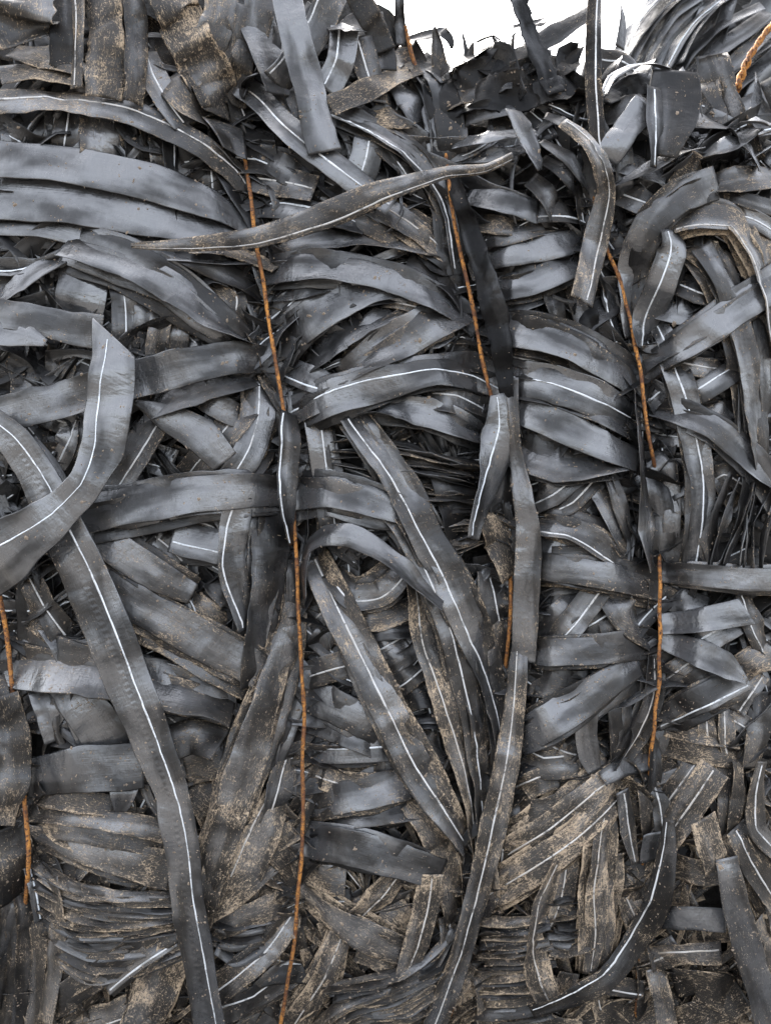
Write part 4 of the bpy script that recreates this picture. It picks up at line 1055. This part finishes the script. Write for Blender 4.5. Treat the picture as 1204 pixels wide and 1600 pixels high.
rng = random.Random(7)
HOLLOWS = [(555, 884, 52, 20), (345, 458, 24, 12), (915, 492, 16, 14), (1108, 1386, 40, 16), (884, 1500, 14, 18), (985, 1545, 40, 14), (105, 1165, 14, 14)]
STACKS = [(165, 1440, 115, 85), (690, 785, 60, 85), (805, 1515, 62, 75), (620, 1550, 110, 50), (1160, 825, 50, 60)]
def in_stack(x, y): return any(((x - a) / c) ** 2 + ((y - b) / d_) ** 2 < 1 for a, b, c, d_ in STACKS)
def hollow(x, y, m=1.0): return any(((x - a) / (c * m)) ** 2 + ((y - b) / (d_ * m)) ** 2 < 1 for a, b, c, d_ in HOLLOWS)
def filler(x, y, lift, seed, owner='part'):
    r = random.Random(seed)
    if y < 210:
        ang = r.choice([r.gauss(1.5, 0.4), r.gauss(2.2, 0.3), r.gauss(1.0, 0.4)])
        ln = r.uniform(90, 190)
    elif y > 1250 and x > 740:
        ang = r.choice([r.gauss(-0.75, 0.25), r.gauss(1.5, 0.3), r.uniform(0, math.pi)]); ln = r.uniform(140, 280)
    else:
        ang = r.choice([r.gauss(0.0, 0.3), r.gauss(-0.7, 0.2), r.gauss(1.2, 0.35), r.gauss(0.5, 0.25)]); ln = r.uniform(160, 330)
    ca, sa = math.cos(ang), math.sin(ang)
    if sa < 0 and abs(sa) > 0.8: ca, sa = -ca, -sa
    bow = r.uniform(-0.12, 0.12) * ln
    w = r.uniform(38, 62)
    pts = []
    for u in (-0.5, -0.17, 0.17, 0.5):
        b = bow * (1 - 4 * u * u)
        ww = w * r.uniform(0.62, 1.0)
        px_, py_ = x + ca * ln * u - sa * b, y + sa * ln * u + ca * b
        sy = float(skyline(px_)) + (10 if 560 < px_ < 960 else -60)
        pts.append((px_, max(py_, sy), ww))
    return pts, r

class Joined:
    """many pressed pieces too small or too hidden to pick apart, joined into one mesh"""
    def __init__(self): self.v, self.f, self.u, self.d, self.t, self.r, self.n = [], [], [], [], [], [], 0
    def add(self, v, f, u, d, t, r):
        self.v.append(v); self.u.append(u); self.f += [[a + self.n for a in q] for q in f]; self.n += len(v)
        for L_, x in ((self.d, d), (self.t, t), (self.r, r)): L_.append(np.full(len(v), x, np.float32))
    def build(self, name, mat, parent, loc):
        o = mesh_obj(name, np.concatenate(self.v), self.f, mat, (0, 0, 0), parent, np.concatenate(self.u), parent_loc=loc)
        for nm, L_ in (('dirt_each', self.d), ('tone_each', self.t), ('rand_each', self.r)):
            o.data.attributes.new(nm, 'FLOAT', 'POINT').data.foreach_set('value', np.concatenate(L_))
        o['kind'] = 'stuff'; o['dirt'] = 0.0; o['tone'] = 0.0; o['emboss'] = 0.0
        return o
pressed, pstripe = Joined(), Joined()
def press(pts, lift, seed, d, tone, st=None, **kw):
    g = ribbon(pts, lift, seed, stripe=st, **kw)
    rv = (seed * 0.6180339) % 1.0
    pressed.add(g['v'], g['f'], g['uv'], d, tone, rv)
    if st is not None: pstripe.add(g['sv'], g['sf'], np.zeros((len(g['sv']), 2)), d, 0, rv)
    remember(g, d)

for pts, lift, sd, d, tn, kw in STACKED: press(pts, lift, sd, d, tn, **kw)

# slivers: a second tape peeping out beside each long strip
for pts, L, d, sd in LONG:
    r = random.Random(sd * 7)
    for side in (-1, 1):
        for j in range(r.choice((1, 1, 2))):
            p2 = []
            A = np.array([(q[0], q[1], q[2]) for q in pts])
            tg = np.gradient(A[:, :2], axis=0); tg /= np.linalg.norm(tg, axis=1)[:, None]
            o0, o1 = (side * r.uniform(2, 13) * (j + 1) for _ in range(2))
            of = np.linspace(o0, o1, len(A))
            for q, t_, o_ in zip(A, tg, of):
                p2.append((q[0] - t_[1] * o_ + r.uniform(-3, 3), q[1] + t_[0] * o_ + r.uniform(-3, 3), q[2] * r.uniform(.85, 1.0)))
            press(p2, (L - 1.5 * (j + 1)) * LAYER, 70000 + sd * 10 + side + 2 * j, min(1, d + r.uniform(0, .2)), r.uniform(0, .6), tilt=r.uniform(-6, 12), rough=1.3, twist=0, nv=7, step=8, tuck=14)

k = 0
for gy in range(20):
    for gx in range(15):
        x = -30 + (gx + rng.random()) * 84; y = 10 + (gy + rng.random()) * 84
        if y < skyline(x) + 20 or hollow(x, y, 1.8): continue
        pts, r = filler(x, y, 0, 5000 + k)
        k += 1
        Lf = r.uniform(-3.2, -1.5 if in_stack(x, y) else 0.6); st = r.uniform(-0.4, 0.4) if r.random() < 0.55 else None
        kw = dict(d=dirt_at(x, y) * r.uniform(0.6, 1.4), tone=(r.uniform(0.1, 0.8) if y > 200 or x < 500 else r.uniform(0.5, 1)), st=st,  # extra tone paints in gap shade and the backlit skyline
                  tilt=(r.uniform(-12, 22) if y > 210 or x < 520 else r.uniform(-22, 4)), curl=r.uniform(-0.05, 0.14), rough=1.5 if y > 230 else 2.6, twist=r.choice((-1, 1)), nv=7, step=8, sw=2.6)
        if Lf > -0.75: S(pts, Lf, None, **kw)
        else: press(pts, Lf * LAYER, 5000 + k, **kw)
for i in range(420):
    x, y = rng.uniform(-80, 1290), rng.uniform(30, 1690)
    if y < skyline(x) + 30: continue
    pts, r = filler(x, y, 0, 9000 + i)
    press(pts, r.uniform(-38, -14), 20000 + i, 0.5, 0.4, tilt=r.uniform(-15, 25), curl=r.uniform(-0.05, 0.12), rough=1.8, twist=r.choice((-1, 1)), nv=5, step=12)

# the face goes on past both sides of the picture
for i in range(520):
    x = rng.uniform(-350, -20) if i % 2 else rng.uniform(1225, 1560)
    y = rng.uniform(30, 1900)
    if y < skyline(x) + 30: continue
    pts, r = filler(x, y, 0, 13000 + i)
    press(pts, r.uniform(-24, 10), 24000 + i, dirt_at(x, y), r.uniform(.1, .7), st=(r.uniform(-.4, .4) if r.random() < .5 else None), tilt=r.uniform(-12, 20), rough=1.5, twist=r.choice((-1, 1)), nv=5, step=12)

# narrow crushed scraps and edges wedged between the strips
for i in range(1900):
    x, y = rng.uniform(-40, 1250), 60 + rng.random() ** 0.8 * 1600
    if y < skyline(x) + (14 if x < 520 else 75) or hollow(x, y, 1.3) or in_stack(x, y): continue
    r = random.Random(40000 + i)
    ang = r.choice([r.gauss(0.0, 0.4), r.gauss(-0.7, 0.3), r.gauss(1.3, 0.4), r.uniform(0, 3.14)])
    ln = r.uniform(40, 170); w = r.uniform(5, 24); bow = r.uniform(-0.2, 0.2) * ln
    ca, sa = math.cos(ang), math.sin(ang)
    pts = []
    for u in (-0.5, -0.17, 0.17, 0.5):
        b = bow * (1 - 4 * u * u) + r.uniform(-3, 3)
        pts.append((x + ca * ln * u - sa * b, max(y + sa * ln * u + ca * b, float(skyline(x)) - 6), w * r.uniform(0.5, 1)))
    press(pts, r.uniform(-2.5, 2.8) * LAYER, 60000 + i, dirt_at(x, y) * r.uniform(.7, 1.5), r.uniform(0, .7), st=(0.0 if r.random() < .12 else None), tilt=r.choice((-1, 1)) * r.uniform(10, 62), curl=r.uniform(-0.1, 0.2), rough=1.6, twist=0, nv=5, step=10, rag=0.08, tuck=6)
pressed.build('pressed_layers', TAPE, BALE, BALE.location)
pstripe.build('faint_stripes', STRIPE, BALE, BALE.location)

# ---- crumbs of soil lying on the strips
def crumbs(n):
    off = 0; V = []; F = []
    for v, (f, _) in zip(ALLV, ALLF):
        V.append(v); F += [[a + off for a in q] for q in f if len(q) == 4]; off += len(v)
    tree = BVHTree.FromPolygons(np.concatenate(V).tolist(), F)
    rg = random.Random(11)
    cv, cf = [], []
    made = 0
    for _ in range(n * 4):
        if made >= n: break
        x, y = rg.uniform(0, 1204), rg.uniform(90, 1600)
        if rg.random() > dirt_at(x, y) * 1.2: continue
        # a clot of a few crumbs
        for _ in range(rg.choice((1, 1, 2, 3, 6))):
            xx, yy = x + rg.gauss(0, 9), y + rg.gauss(0, 5)
            d = Vector(((xx - 602) * PX, DIST, (800 - yy) * PX)).normalized()
            hit, nrm, _i, _d = tree.ray_cast(Vector((0, -DIST, 0)), d)
            if hit is None: continue
            if nrm.dot(d) > 0: nrm = -nrm
            t1 = nrm.orthogonal().normalized(); t2 = nrm.cross(t1)
            s = PX * rg.uniform(0.8, 2.6) * (1 if rg.random() < 0.9 else 1.8); a0 = rg.uniform(0, 6.3); e = rg.uniform(0.25, 0.9)
            b0 = len(cv)
            for i in range(5):
                an = i * 1.2566; rr = s * rg.uniform(0.6, 1.3)
                c_, s_ = math.cos(an) * rr, math.sin(an) * rr * e
                p = hit + t1 * (c_ * math.cos(a0) - s_ * math.sin(a0)) + t2 * (c_ * math.sin(a0) + s_ * math.cos(a0)) - nrm * 0.0001
                cv.append(p[:])
            cv.append((hit + nrm * s * rg.uniform(0.3, 0.6))[:])
            cf += [[b0 + i, b0 + (i + 1) % 5, b0 + 5] for i in range(5)]
            made += 1
    o = mesh_obj('soil_crumbs', np.array(cv), cf, SOIL, (0, 0, 0), None, smooth=False)
    o['kind'] = 'stuff'; o['label'] = 'crumbs of dry pale soil caught on the black tape'; o['category'] = 'soil'
crumbs(4500)
